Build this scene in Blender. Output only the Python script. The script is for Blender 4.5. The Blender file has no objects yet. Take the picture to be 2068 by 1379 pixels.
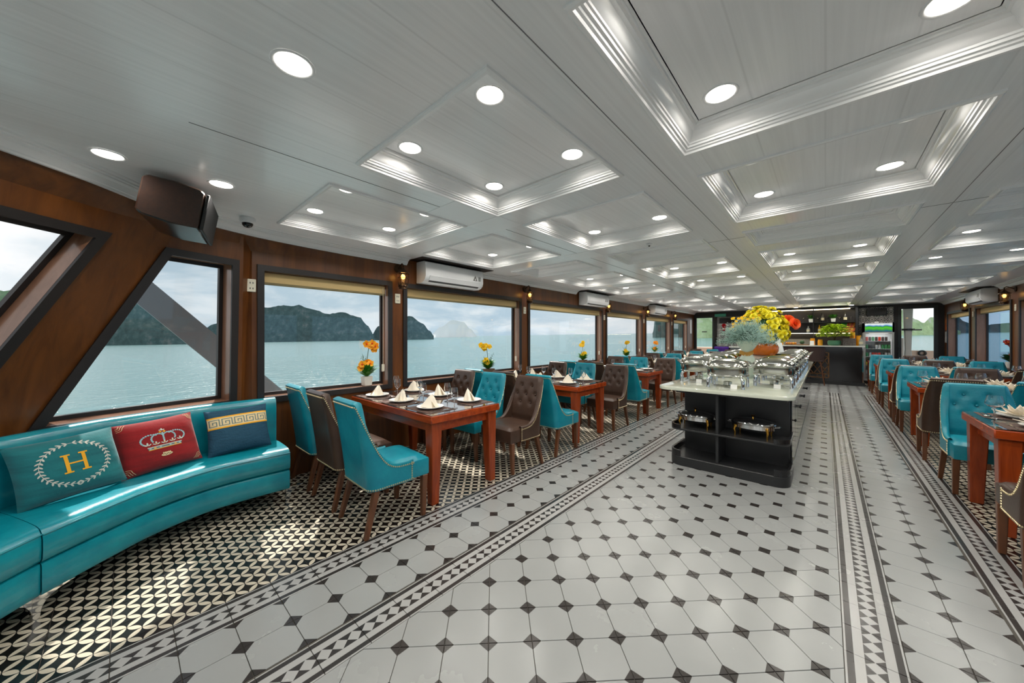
import bpy, bmesh, math, random
from mathutils import Vector, Matrix
random.seed(7)
S = bpy.context.scene
COL = S.collection
pi = math.pi
def R(a): return math.radians(a)
def srgb(r, g, b):
    f = lambda c: (c/255/12.92) if c/255 <= .04045 else ((c/255+.055)/1.055)**2.4
    return (f(r), f(g), f(b), 1)

# ------------------------------------------------------------------ camera
YAW = R(41.96); EYE = Vector((0, 0, 1.4)); FPX = 704.
cd = bpy.data.cameras.new('camera'); cam = bpy.data.objects.new('camera', cd); COL.objects.link(cam)
cd.sensor_width = 36; cd.lens = FPX/2068*36; cd.shift_y = -8.5/2068; cd.clip_end = 5000; cd.clip_start = .05
cam.location = EYE; cam.rotation_euler = (pi/2, 0, YAW); S.camera = cam
FWD = Vector((-math.sin(YAW), math.cos(YAW), 0)); RGT = Vector((math.cos(YAW), math.sin(YAW), 0))
# ------------------------------------------------------------------ exposure
S.view_settings.view_transform = 'Standard'; S.view_settings.look = 'None'
S.view_settings.exposure = 0.0; S.view_settings.gamma = 1.0; S.view_settings.use_curve_mapping = False
LAMP_W = 3.05          # power of one ceiling downlight
S.cycles.max_bounces = 10; S.cycles.diffuse_bounces = 6; S.cycles.glossy_bounces = 5; S.cycles.transmission_bounces = 8; S.cycles.transparent_max_bounces = 14; S.cycles.caustics_refractive = False
# ------------------------------------------------------------------ sky
SUN_DIR = Vector((-.55, .13, .71)).normalized()
W = bpy.data.worlds.new('sky'); S.world = W; W.use_nodes = True
nt = W.node_tree; nt.nodes.clear()
def N(t, typ, **kw):
    n = t.nodes.new(typ)
    for k, v in kw.items():
        if k == 'inp':
            for a, b in v.items(): n.inputs[a].default_value = b
        else: setattr(n, k, v)
    return n
def L(t, a, b): t.links.new(a, b)
def ramp(t, fac, stops, interp='LINEAR'):
    r = N(t, 'ShaderNodeValToRGB'); r.color_ramp.interpolation = interp
    el = r.color_ramp.elements
    while len(el) < len(stops): el.new(.5)
    for e, (p, c) in zip(el, stops):
        e.position = p; e.color = c if len(c) == 4 else (*c, 1)
    if fac is not None: L(t, fac, r.inputs[0])
    return r
tc = N(nt, 'ShaderNodeTexCoord')
sp = N(nt, 'ShaderNodeSeparateXYZ'); L(nt, tc.outputs['Generated'], sp.inputs[0])
mr = N(nt, 'ShaderNodeMapRange', inp={1: -1., 2: 1.}); L(nt, sp.outputs[1], mr.inputs[0])     # towards the stern = 1
base = ramp(nt, mr.outputs[0], [(0, (.85, .9, .93)), (.42, (.85, .9, .93)), (.52, (.40, .52, .60)), (.70, (.44, .57, .65)), (.86, (.42, .56, .66)), (.96, (.62, .72, .78)), (1, (.95, .97, .98))])
mp = N(nt, 'ShaderNodeMapping', inp={'Scale': (2.2, 2.2, 6.5)}); L(nt, tc.outputs['Generated'], mp.inputs[0])
nz = N(nt, 'ShaderNodeTexNoise', inp={'Scale': 2.1, 'Detail': 9., 'Roughness': .58, 'Distortion': .3}); L(nt, mp.outputs[0], nz.inputs[0])
cl = ramp(nt, nz.outputs[0], [(.40, (0, 0, 0)), (.62, (1, 1, 1))], 'EASE')
tint = ramp(nt, mr.outputs[0], [(0, (1., 1., 1.)), (.42, (1., 1., 1.)), (.52, (.66, .72, .75)), (.80, (.68, .76, .80)), (.96, (.8, .84, .86)), (1, (1., 1., 1.))])
mx = N(nt, 'ShaderNodeMix', data_type='RGBA'); L(nt, cl.outputs[0], mx.inputs[0]); L(nt, base.outputs[0], mx.inputs[6]); L(nt, tint.outputs[0], mx.inputs[7])
bg = N(nt, 'ShaderNodeBackground', inp={'Strength': 1.15}); L(nt, mx.outputs[2], bg.inputs[0])
wo = N(nt, 'ShaderNodeOutputWorld'); L(nt, bg.outputs[0], wo.inputs[0])
# ------------------------------------------------------------------ sun
sd = bpy.data.lights.new('sun', 'SUN'); sd.energy = 6.0; sd.angle = R(1.2); sd.color = (1, .95, .87)
so = bpy.data.objects.new('sun', sd); COL.objects.link(so); so.rotation_euler = SUN_DIR.to_track_quat('Z', 'Y').to_euler()

# ------------------------------------------------------------------ mesh helpers
class M:
    def __init__(s): s.v = []; s.f = []; s.m = []; s.uv = None; s.mi = 0
    def add(s, vs, fs):
        o = len(s.v); s.v += [tuple(p) for p in vs]
        for f in fs: s.f.append([i+o for i in f]); s.m.append(s.mi)
        return s
    def box(s, x0, x1, y0, y1, z0, z1):
        return s.add([(x0,y0,z0),(x1,y0,z0),(x1,y1,z0),(x0,y1,z0),(x0,y0,z1),(x1,y0,z1),(x1,y1,z1),(x0,y1,z1)],
                     [(0,3,2,1),(4,5,6,7),(0,1,5,4),(1,2,6,5),(2,3,7,6),(3,0,4,7)])
    def frustum(s, c0, w0, d0, c1, w1, d1):   # tapered box between two centred rectangles
        vs = []
        for c, w, d in ((c0, w0, d0), (c1, w1, d1)):
            vs += [(c[0]-w/2,c[1]-d/2,c[2]),(c[0]+w/2,c[1]-d/2,c[2]),(c[0]+w/2,c[1]+d/2,c[2]),(c[0]-w/2,c[1]+d/2,c[2])]
        return s.add(vs, [(0,3,2,1),(4,5,6,7),(0,1,5,4),(1,2,6,5),(2,3,7,6),(3,0,4,7)])
    def prism(s, poly, z0, z1):
        n = len(poly); vs = [(x, y, z0) for x, y in poly] + [(x, y, z1) for x, y in poly]
        return s.add(vs, [list(range(n))[::-1], list(range(n, 2*n))] + [(i, (i+1) % n, n+(i+1) % n, n+i) for i in range(n)])
    def prism_dir(s, pts, d):   # 3D polygon extruded along vector d
        n = len(pts); d = Vector(d); vs = [tuple(Vector(p)) for p in pts] + [tuple(Vector(p)+d) for p in pts]
        return s.add(vs, [list(range(n))[::-1], list(range(n, 2*n))] + [(i, (i+1) % n, n+(i+1) % n, n+i) for i in range(n)])
    def lathe(s, prof, seg=24, c=(0,0,0), sx=1, sy=1, cap=True):
        vs = []; fs = []; n = len(prof)
        for r, z in prof:
            for k in range(seg):
                a = 2*pi*k/seg; vs.append((c[0]+r*sx*math.cos(a), c[1]+r*sy*math.sin(a), c[2]+z))
        for i in range(n-1):
            for k in range(seg): fs.append((i*seg+k, i*seg+(k+1) % seg, (i+1)*seg+(k+1) % seg, (i+1)*seg+k))
        if cap: fs += [list(range(seg))[::-1], list(range((n-1)*seg, n*seg))]
        return s.add(vs, fs)
    def tube(s, pts, r, seg=8, closed=False):
        pts = [Vector(p) for p in pts]; n = len(pts); vs = []; fs = []
        rs = r if isinstance(r, (list, tuple)) else [r]*n
        up = None
        for i, p in enumerate(pts):
            a = pts[(i-1) % n] if closed or i > 0 else p; b = pts[(i+1) % n] if closed or i < n-1 else p
            t = (b-a).normalized()
            if up is None:
                up = Vector((0,0,1)) if abs(t.z) < .9 else Vector((1,0,0))
            u = t.cross(up).normalized(); w = u.cross(t).normalized(); up = w
            for k in range(seg):
                q = 2*pi*k/seg; vs.append(p + (u*math.cos(q)+w*math.sin(q))*rs[i])
        m = n if closed else n-1
        for i in range(m):
            for k in range(seg): fs.append((i*seg+k, i*seg+(k+1) % seg, ((i+1) % n)*seg+(k+1) % seg, ((i+1) % n)*seg+k))
        if not closed: fs += [list(range(seg))[::-1], list(range((n-1)*seg, n*seg))]
        return s.add(vs, fs)
    def grid(s, fn, nu, nv, cu=False, cv=False):
        vs = [fn(i/(nu if cu else nu-1), j/(nv if cv else nv-1)) for i in range(nu) for j in range(nv)]
        fs = [(i*nv+j, ((i+1) % nu)*nv+j, ((i+1) % nu)*nv+(j+1) % nv, i*nv+(j+1) % nv)
              for i in range(nu if cu else nu-1) for j in range(nv if cv else nv-1)]
        return s.add(vs, fs)
    def ball(s, c, r, seg=8, rings=5, sz=1.):
        prof = [(max(1e-4, r*math.sin(pi*i/rings)), -r*sz*math.cos(pi*i/rings)) for i in range(rings+1)]
        return s.lathe(prof, seg, c, cap=False)
    def sweep(s, prof, path, closed=False):   # prof: (offset outward, z); path: list of (point2d, normal2d)
        n = len(prof); k = len(path)
        vs = [(p[0]+q[0]*o, p[1]+q[1]*o, z) for p, q in path for o, z in prof]
        fs = [(i*n+j, ((i+1) % k)*n+j, ((i+1) % k)*n+j+1, i*n+j+1) for i in range(k if closed else k-1) for j in range(n-1)]
        return s.add(vs, fs)
    def xf(s, mat, start=0):
        for i in range(start, len(s.v)): s.v[i] = tuple(mat @ Vector(s.v[i]))
        return s
    def mesh(s, name, mats, smooth=True, bevel=0, bseg=1, angle=38, weld=True):
        me = bpy.data.meshes.new(name); me.from_pydata(s.v, [], s.f)
        mats = mats if isinstance(mats, (list, tuple)) else [mats]
        for m in mats: me.materials.append(m)
        if len(mats) > 1: me.polygons.foreach_set('material_index', s.m)
        if s.uv:
            ul = me.uv_layers.new(name='UVMap')
            for li, l in enumerate(me.loops): ul.data[li].uv = s.uv[l.vertex_index]
        b = bmesh.new(); b.from_mesh(me)
        if weld and not s.uv: bmesh.ops.remove_doubles(b, verts=b.verts, dist=1e-5)
        bmesh.ops.recalc_face_normals(b, faces=b.faces)
        if bevel:
            es = [e for e in b.edges if len(e.link_faces) == 2 and e.calc_face_angle(0) > R(30)]
            bmesh.ops.bevel(b, geom=es, offset=bevel, segments=bseg, affect='EDGES', profile=.6, clamp_overlap=True)
        for f in b.faces: f.smooth = smooth
        b.to_mesh(me); b.free()
        if smooth: me.set_sharp_from_angle(angle=R(angle))
        return me
    def build(s, name, mats, parent=None, **kw): return put(name, s.mesh(name, mats, **kw), parent)
def put(name, me, parent=None, loc=None, rot=None):
    o = bpy.data.objects.new(name, me); COL.objects.link(o)
    if parent is not None: o.parent = parent
    if loc is not None: o.location = loc
    if rot is not None: o.rotation_euler = rot
    return o
def tag(o, label, cat, group=None, kind=None):
    o['label'] = label; o['category'] = cat
    if group: o['group'] = group
    if kind: o['kind'] = kind
    return o
def struct(o): o['kind'] = 'structure'; return o
def stuff(o): o['kind'] = 'stuff'; return o
def thing(name, label, cat, loc=(0,0,0), rz=0, group=None):
    o = bpy.data.objects.new(name, None); COL.objects.link(o); o.empty_display_size = .1
    o.location = loc; o.rotation_euler = (0, 0, rz)
    return tag(o, label, cat, group)
def dup(root, label, loc, rz=None, group=None):
    r = root.copy(); COL.objects.link(r); r.location = loc; r['label'] = label
    if rz is not None: r.rotation_euler = (0, 0, rz)
    if group: r['group'] = group
    for ch in KIDS.get(root.name, []):
        c = ch.copy(); COL.objects.link(c); c.parent = r
        for g in KIDS.get(ch.name, []):
            d = g.copy(); COL.objects.link(d); d.parent = c
    return r
KIDS = {}
def note(root):     # remember a prototype's children (two levels)
    ch = [o for o in COL.objects if o.parent == root]; KIDS[root.name] = ch
    for c in ch: KIDS[c.name] = [o for o in COL.objects if o.parent == c]
ORD = ['first', 'second', 'third', 'fourth', 'fifth', 'sixth', 'seventh', 'eighth', 'ninth', 'tenth', 'eleventh', 'twelfth']
def rrect(w, d, r, seg=5, c=(0, 0)):
    pts = []
    for cx, cy, a0 in ((w/2-r, d/2-r, 0), (-w/2+r, d/2-r, pi/2), (-w/2+r, -d/2+r, pi), (w/2-r, -d/2+r, 1.5*pi)):
        for i in range(seg+1):
            a = a0+pi/2*i/seg; pts.append((c[0]+cx+r*math.cos(a), c[1]+cy+r*math.sin(a)))
    return pts

# ------------------------------------------------------------------ materials
def mat(name, col, rough=.5, metal=0., spec=.5, emit=None, es=0., coat=0., trans=0., ior=1.45, bump=None, var=None, sheen=0., alpha=None):
    """bump=(scale, strength[, stretch xyz]); var=(scale, other colour, stretch)"""
    m = bpy.data.materials.new(name); m.use_nodes = True; t = m.node_tree; p = t.nodes['Principled BSDF']
    p.inputs['Base Color'].default_value = col; p.inputs['Roughness'].default_value = rough; p.inputs['Metallic'].default_value = metal
    p.inputs['Specular IOR Level'].default_value = spec; p.inputs['Coat Weight'].default_value = coat; p.inputs['Coat Roughness'].default_value = .08
    p.inputs['Transmission Weight'].default_value = trans; p.inputs['IOR'].default_value = ior
    if sheen: p.inputs['Sheen Weight'].default_value = sheen
    if emit: p.inputs['Emission Color'].default_value = emit; p.inputs['Emission Strength'].default_value = es
    if var or bump:
        c = N(t, 'ShaderNodeTexCoord')
    if var:
        g = N(t, 'ShaderNodeMapping', inp={'Scale': var[2] if len(var) > 2 else (1, 1, 1)}); L(t, c.outputs['Object'], g.inputs[0])
        n = N(t, 'ShaderNodeTexNoise', inp={'Scale': var[0], 'Detail': 5., 'Roughness': .6}); L(t, g.outputs[0], n.inputs[0])
        r = ramp(t, n.outputs[0], [(.3, col), (.7, var[1])]); L(t, r.outputs[0], p.inputs['Base Color'])
    if bump:
        g = N(t, 'ShaderNodeMapping', inp={'Scale': bump[2] if len(bump) > 2 else (1, 1, 1)}); L(t, c.outputs['Object'], g.inputs[0])
        n = N(t, 'ShaderNodeTexNoise', inp={'Scale': bump[0], 'Detail': 3.}); L(t, g.outputs[0], n.inputs[0])
        b = N(t, 'ShaderNodeBump', inp={'Strength': bump[1], 'Distance': .01}); L(t, n.outputs[0], b.inputs['Height']); L(t, b.outputs[0], p.inputs['Normal'])
    return m
def wood(name, c0, c1, rough=.35, stretch=(6, 6, .6), scale=3., coat=.2, spec=.4):
    m = bpy.data.materials.new(name); m.use_nodes = True; t = m.node_tree; p = t.nodes['Principled BSDF']
    c = N(t, 'ShaderNodeTexCoord'); g = N(t, 'ShaderNodeMapping', inp={'Scale': stretch}); L(t, c.outputs['Object'], g.inputs[0])
    n = N(t, 'ShaderNodeTexNoise', inp={'Scale': scale, 'Detail': 6., 'Roughness': .62, 'Distortion': .8}); L(t, g.outputs[0], n.inputs[0])
    r = ramp(t, n.outputs[0], [(.28, c0), (.72, c1)]); L(t, r.outputs[0], p.inputs['Base Color'])
    p.inputs['Roughness'].default_value = rough; p.inputs['Coat Weight'].default_value = coat; p.inputs['Coat Roughness'].default_value = .15
    p.inputs['Specular IOR Level'].default_value = spec
    return m
def pane_mat(name, tint=(1, 1, 1, 1), refl=.09, graz=.6):
    m = bpy.data.materials.new(name); m.use_nodes = True; t = m.node_tree; t.nodes.clear()
    a = N(t, 'ShaderNodeBsdfTransparent'); a.inputs[0].default_value = tint
    b = N(t, 'ShaderNodeBsdfGlossy', inp={'Roughness': .02}); f = N(t, 'ShaderNodeLayerWeight', inp={'Blend': .5})
    q = N(t, 'ShaderNodeMath', operation='POWER', inp={1: 4.}); L(t, f.outputs['Facing'], q.inputs[0])
    k = N(t, 'ShaderNodeMath', operation='MULTIPLY_ADD', inp={1: graz, 2: refl*.35}); L(t, q.outputs[0], k.inputs[0])
    x = N(t, 'ShaderNodeMixShader'); L(t, k.outputs[0], x.inputs[0]); L(t, a.outputs[0], x.inputs[1]); L(t, b.outputs[0], x.inputs[2])
    o = N(t, 'ShaderNodeOutputMaterial'); L(t, x.outputs[0], o.inputs[0]); return m
wall_wood = wood('wall_veneer', srgb(80, 44, 17), srgb(120, 70, 29), .36, (3, 3, .25), 3.2, .1)
frame_dark = mat('dark_frame_paint', srgb(40, 36, 36), .42)
reveal_wood = wood('reveal_wood', srgb(118, 82, 62), srgb(150, 110, 88), .25, (3, 3, .4), 3., .4)
ceil_white = mat('ceiling_white', srgb(240, 241, 243), .3, spec=.45)
mould_white = mat('moulding_white', srgb(242, 242, 243), .22, spec=.6)
table_wood = wood('table_wood', srgb(124, 42, 9), srgb(178, 72, 22), .27, (.8, 6, 6), 3., .2)
table_leg_wood = wood('table_leg_wood', srgb(112, 40, 11), srgb(160, 68, 24), .27, (6, 6, .7), 3., .2)
leg_wood = wood('leg_wood', srgb(78, 46, 26), srgb(112, 68, 40), .35, (6, 6, .8), 3., .2)
teal = mat('teal_leather', srgb(6, 117, 138), .33, spec=.5, var=(5., srgb(22, 142, 158)), bump=(60., .12))
sofa_teal = mat('sofa_leather', srgb(8, 124, 142), .26, spec=.6, var=(6., srgb(16, 150, 164)), bump=(40., .10), coat=.25)
brown = mat('brown_leather', srgb(58, 42, 33), .34, spec=.5, var=(5., srgb(74, 54, 43)), bump=(60., .12))
brass = mat('nail_brass', srgb(226, 208, 168), .3, 1.)
chrome = mat('chrome', (.64, .64, .63, 1), .07, 1.)
steel = mat('brushed_steel', (.46, .46, .42, 1), .14, 1.)
gold = mat('gold', srgb(210, 160, 70), .25, 1.)
black_gloss = mat('black_gloss', (.012, .012, .013, 1), .1, spec=.6)
black_satin = mat('black_satin', (.02, .021, .022, 1), .32, spec=.5)
black_metal = mat('black_metal', (.02, .02, .02, 1), .4)
bronze = mat('bronze', srgb(70, 50, 34), .4, .8)
porcelain = mat('porcelain', srgb(240, 240, 236), .15)
linen = mat('napkin_linen', srgb(236, 226, 208), .8)
cream = mat('cream_plastic', srgb(232, 226, 206), .4)
plastic_white = mat('white_plastic', srgb(232, 233, 235), .3)
glass = mat('clear_glass', (1, 1, 1, 1), .0, trans=1., ior=1.45)
pane = pane_mat('window_glass')
table_glass = pane_mat('table_glass', (.93, .96, .95, 1), .5, 1.15)
pane_blue = pane_mat('blue_tinted_window_glass', (.68, .82, .95, 1))
blind = mat('blind_fabric', srgb(208, 182, 130), .8)
blind_d = mat('blind_weight_bar', srgb(128, 118, 84), .6)
leaf_g = mat('leaf_green', srgb(40, 110, 30), .5, var=(9., srgb(90, 160, 50)))
leaf_d = mat('leaf_dark', srgb(24, 70, 34), .5, var=(9., srgb(50, 100, 50)))
led = mat('led_strip', (1, .85, .6, 1), .5, emit=(1, .82, .55, 1), es=6.)
lens_m = mat('downlight_lens', (1, 1, 1, 1), .4, emit=(1, .93, .8, 1), es=9.)
bulb_m = mat('warm_bulb', (1, .8, .4, 1), .4, emit=(1, .62, .18, 1), es=5.)
placemat_m = mat('placemat_weave', srgb(92, 66, 54), .7, var=(40., srgb(70, 50, 42)), bump=(160., .3))
# ------------------------------------------------------------------ floor
XL, XR, YB, YF, ZC = -4.0, 2.52, 15.6, -2.2, 2.4
def tile_mat(name, kind, white, dark, rough=.2):
    m = bpy.data.materials.new(name); m.use_nodes = True; t = m.node_tree; p = t.nodes['Principled BSDF']
    def A(op, a, b=None, c=None):
        n = N(t, 'ShaderNodeMath', operation=op)
        for i, x in enumerate((a, b, c)):
            if x is None: continue
            if isinstance(x, (int, float)): n.inputs[i].default_value = x
            else: L(t, x, n.inputs[i])
        return n.outputs[0]
    uv = N(t, 'ShaderNodeUVMap'); sp = N(t, 'ShaderNodeSeparateXYZ'); L(t, uv.outputs[0], sp.inputs[0]); u, v = sp.outputs[0], sp.outputs[1]
    if kind == 'oct':
        du = A('MINIMUM', u, A('SUBTRACT', 1., u)); dv = A('MINIMUM', v, A('SUBTRACT', 1., v))
        f = A('GREATER_THAN', A('ADD', du, dv), .215)
    elif kind == 'ring':
        a = A('MULTIPLY', A('ADD', u, v), 2.); b = A('ADD', A('MULTIPLY', A('SUBTRACT', u, v), 2.), 8.)
        fa = A('ABSOLUTE', A('SUBTRACT', A('FRACT', a), .5)); fb = A('ABSOLUTE', A('SUBTRACT', A('FRACT', b), .5))
        mx_ = A('MAXIMUM', fa, fb); mn = A('MINIMUM', fa, fb); q = A('SUBTRACT', 1., mx_)
        f = A('LESS_THAN', A('ADD', A('MULTIPLY', q, q), A('MULTIPLY', mn, mn)), .47)
    else:
        w = A('ABSOLUTE', A('SUBTRACT', u, .5))       # 0 at the centre, .5 at the edges
        band = A('MULTIPLY', A('GREATER_THAN', w, .165), A('LESS_THAN', w, .335)); edge = A('GREATER_THAN', w, .455)
        dd = A('ADD', A('MULTIPLY', w, 6.), A('ABSOLUTE', A('MULTIPLY', A('SUBTRACT', A('FRACT', A('MULTIPLY', v, 3.)), .5), 2.)))
        dia = A('MULTIPLY', A('LESS_THAN', dd, 1.), A('LESS_THAN', w, .165))
        f = A('MINIMUM', A('ADD', A('ADD', band, edge), dia), 1.)
    g = N(t, 'ShaderNodeNewGeometry'); n = N(t, 'ShaderNodeTexNoise', inp={'Scale': 2.2, 'Detail': 6.}); L(t, g.outputs['Position'], n.inputs[0])
    wv = ramp(t, n.outputs[0], [(.3, tuple(c*.93 for c in white[:3])), (.7, white)])
    x = N(t, 'ShaderNodeMix', data_type='RGBA'); L(t, f, x.inputs[0]); x.inputs[6].default_value = dark; L(t, wv.outputs[0], x.inputs[7])
    L(t, x.outputs[2], p.inputs['Base Color']); rr = ramp(t, n.outputs[0], [(.3, (rough*.8,)*3), (.75, (rough*1.3,)*3)]); L(t, rr.outputs[0], p.inputs['Roughness'])
    p.inputs['Specular IOR Level'].default_value = .45
    return m
t_oct = tile_mat('octagon_tile_print', 'oct', srgb(148, 150, 149), srgb(44, 40, 38), .24)
t_ring = tile_mat('ring_tile_print', 'ring', srgb(200, 191, 172), srgb(24, 22, 21), .2)
t_bord = tile_mat('border_tile_print', 'border', srgb(162, 162, 160), srgb(46, 43, 42), .24)
grout = mat('grout', srgb(72, 68, 62), .8)
floor = struct(M().box(-4.6, 2.8, YF-.2, YB+.3, -.12, -.0035).build('floor', grout, smooth=False))
T = .2; G = .0015
def clip(poly, axis, lim, sign):   # keep sign*(p[axis]-lim) <= 0
    out = []
    for i in range(len(poly)):
        a, b = poly[i], poly[(i+1) % len(poly)]; da, db = sign*(a[axis]-lim), sign*(b[axis]-lim)
        if da <= 0: out.append(a)
        if (da < 0 < db) or (db < 0 < da):
            k = da/(da-db); out.append((a[0]+(b[0]-a[0])*k, a[1]+(b[1]-a[1])*k))
    return out
def tile_poly(cx, cy, rot, bounds=None):
    h = T/2-G; c, s_ = math.cos(rot), math.sin(rot)
    p = [(cx+c*a-s_*b, cy+s_*a+c*b) for a, b in ((-h,-h),(h,-h),(h,h),(-h,h))]
    if bounds:
        for ax, lim, sg in bounds:
            p = clip(p, ax, lim, sg)
            if len(p) < 3: return None
    return p
def tile_m(mm, poly, cx, cy, rot, off=(0, 0)):
    c, s_ = math.cos(-rot), math.sin(-rot)
    n = len(poly); ins = []
    mx_, my_ = sum(p[0] for p in poly)/n, sum(p[1] for p in poly)/n
    vs = [(x-off[0], y-off[1], -.006) for x, y in poly]+[(x-off[0], y-off[1], -.0008) for x, y in poly]+[(x-off[0]+(mx_-x)*.008, y-off[1]+(my_-y)*.008, 0) for x, y in poly]
    fs = [(i, (i+1) % n, n+(i+1) % n, n+i) for i in range(n)]+[(n+i, n+(i+1) % n, 2*n+(i+1) % n, 2*n+i) for i in range(n)]+[list(range(2*n, 3*n))]
    if mm.uv is None: mm.uv = []
    for x, y, z in vs:
        X, Y = x+off[0]-cx, y+off[1]-cy; mm.uv.append(((c*X-s_*Y)/T+.5, (s_*X+c*Y)/T+.5))
    mm.add(vs, fs)
tiles = {'octagon_tile': [], 'ring_tile': [], 'border_tile': []}
XO0, XI0, XI1, XO1 = -2.355, -1.545, .06, .87      # outer / inner edges of the borders
YE = 11.9
y0 = .158
rows = [y0+T*k+T/2 for k in range(-12, 78)]
for cy in rows:
    if cy > YB: continue
    for k in range(9):
        cx = XO0-T/2-T*k
        if cx > -4.25: tiles['ring_tile'].append((cx, cy, 0, None))
        cx = XO1+T/2+T*k
        if cx < 2.75: tiles['ring_tile'].append((cx, cy, 0, None))
    if cy < YE:
        for cx in (XO0+T/2, XI0-T/2, XI1+T/2, XO1-T/2): tiles['border_tile'].append((cx, cy, 0, None))
        for cx in (XO0+T*1.5, XO0+T*2.5, XI1+T*1.5, XI1+T*2.5): tiles['octagon_tile'].append((cx, cy, 0, None))
    else:
        for k in range(16): tiles['octagon_tile'].append((XO0+T*(k+.5)*1.0078, cy, 0, None))
d = T*math.sqrt(2); cbase = (-.0155, 1.963+d/2)   # centre of a diagonal tile
yend = [r for r in rows if r < YE][-1]+T/2
for i in range(-60, 61):
    for j in range(-60, 61):
        cx, cy = cbase[0]+(i+j)*d/2, cbase[1]+(i-j)*d/2
        if XI0-.15 < cx < XI1+.15 and -2.3 < cy < yend+.15:
            b = [(0, XI0+G, -1), (0, XI1-G, 1), (1, yend-G, 1)]
            if tile_poly(cx, cy, pi/4, b): tiles['octagon_tile'].append((cx, cy, pi/4, b))
def in_view(cx, cy):
    dd = FWD.x*cx+FWD.y*cy; rr = RGT.x*cx+RGT.y*cy
    if dd < .2: return False
    u, v = 1034+FPX*rr/dd, 681+FPX*1.4/dd
    return -60 < u < 2130 and v < 1440
for nm, lst in tiles.items():
    mt = {'octagon_tile': t_oct, 'ring_tile': t_ring, 'border_tile': t_bord}[nm]
    lst.sort(key=lambda t: (not in_view(t[0], t[1]), t[0]**2+t[1]**2))
    cap = {'octagon_tile': 290, 'ring_tile': 220, 'border_tile': 130}[nm]
    shared = {}
    for cx, cy, rot, b in lst[:cap]:
        poly = tile_poly(cx, cy, rot, b); whole = b is None or abs(sum(poly[i][0]*poly[(i+1) % len(poly)][1]-poly[(i+1) % len(poly)][0]*poly[i][1] for i in range(len(poly)))/2-(T-2*G)**2) < 1e-6
        key = (rot, whole)
        if whole and key in shared: me = shared[key]
        else:
            mm = M(); tile_m(mm, poly, cx, cy, rot, (cx, cy)); me = mm.mesh(nm, mt, smooth=False)
            if whole: shared[key] = me
        put(nm, me, floor, (cx, cy, 0))
    mm = M()
    for cx, cy, rot, b in lst[cap:]: tile_m(mm, tile_poly(cx, cy, rot, b), cx, cy, rot)
    stuff(mm.build('far_'+nm+'_field', mt, floor, smooth=False))

# ------------------------------------------------------------------ ceiling with coffers
def ceiling_material():
    m = bpy.data.materials.new('ceiling_panel_white'); m.use_nodes = True; t = m.node_tree; p = t.nodes['Principled BSDF']
    g = N(t, 'ShaderNodeNewGeometry'); mp_ = N(t, 'ShaderNodeMapping', inp={'Scale': (1, .02, 1)}); L(t, g.outputs['Position'], mp_.inputs[0])
    n = N(t, 'ShaderNodeTexNoise', inp={'Scale': 55., 'Detail': 2.}); L(t, mp_.outputs[0], n.inputs[0])
    r = ramp(t, n.outputs[0], [(.3, srgb(236, 237, 239)), (.7, srgb(244, 245, 247))])
    w = N(t, 'ShaderNodeTexWave', wave_type='BANDS', bands_direction='X', inp={'Scale': 1.25}); L(t, g.outputs['Position'], w.inputs[0])
    gr = ramp(t, w.outputs['Fac'], [(0, (.55, .55, .55)), (.004, (1, 1, 1))])
    x = N(t, 'ShaderNodeMix', data_type='RGBA', blend_type='MULTIPLY'); x.inputs[0].default_value = .22
    L(t, r.outputs[0], x.inputs[6]); L(t, gr.outputs[0], x.inputs[7]); L(t, x.outputs[2], p.inputs['Base Color'])
    b = N(t, 'ShaderNodeBump', inp={'Strength': .05, 'Distance': .004}); L(t, n.outputs[0], b.inputs['Height']); L(t, b.outputs[0], p.inputs['Normal'])
    p.inputs['Roughness'].default_value = .28; p.inputs['Specular IOR Level'].default_value = .6; p.inputs['Coat Weight'].default_value = .2; p.inputs['Coat Roughness'].default_value = .12
    return m
ceil_m = ceiling_material()
COLX = [(-3.54, -2.40), (-1.99, -.935), (-.575, .53), (.88, 2.03)]
ROWY = [(.9, 2.04, 1), (2.38, 3.53, 1), (3.93, 4.58, 0), (4.98, 6.10, 1), (6.53, 7.72, 1), (8.2, 8.85, 0), (9.35, 10.5, 1), (10.9, 12.1, 1), (12.5, 13.15, 0), (13.55, 14.75, 1)]
xs = sorted({-4.2, 2.7, *[x for c in COLX for x in c]}); ys = [.9]+sorted({YB+.2, *[y for r in ROWY for y in r[:2]]})[1:]
m = M()
for i in range(len(xs)-1):
    for j in range(len(ys)-1):
        if any(abs(xs[i]-c[0]) < 1e-6 for c in COLX) and any(abs(ys[j]-r[0]) < 1e-6 for r in ROWY): continue
        m.add([(xs[i], ys[j], ZC), (xs[i+1], ys[j], ZC), (xs[i+1], ys[j+1], ZC), (xs[i], ys[j+1], ZC)], [(0, 1, 2, 3)])
m.add([(-4.2, .9, ZC), (-4.1, .75, ZC), (-3.86, .34, ZC), (-3.2, -.45, ZC), (-1.7, -2.4, ZC), (2.7, -2.4, ZC), (2.7, .9, ZC)], [tuple(range(7))])
ceiling = struct(m.build('ceiling', ceil_m, smooth=False))
# slab above keeps the daylight out
M().add([(-4.3, YB+.4, 2.56), (-4.3, .7, 2.56), (-3.9, .3, 2.56), (-3.3, -.5, 2.56), (-1.8, -2.5, 2.56), (2.8, -2.5, 2.56), (2.8, YB+.4, 2.56)], [tuple(range(7))]).build('roof_deck', mat('roof_board', (.3, .3, .3, 1), .8), ceiling, smooth=False)
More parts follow.
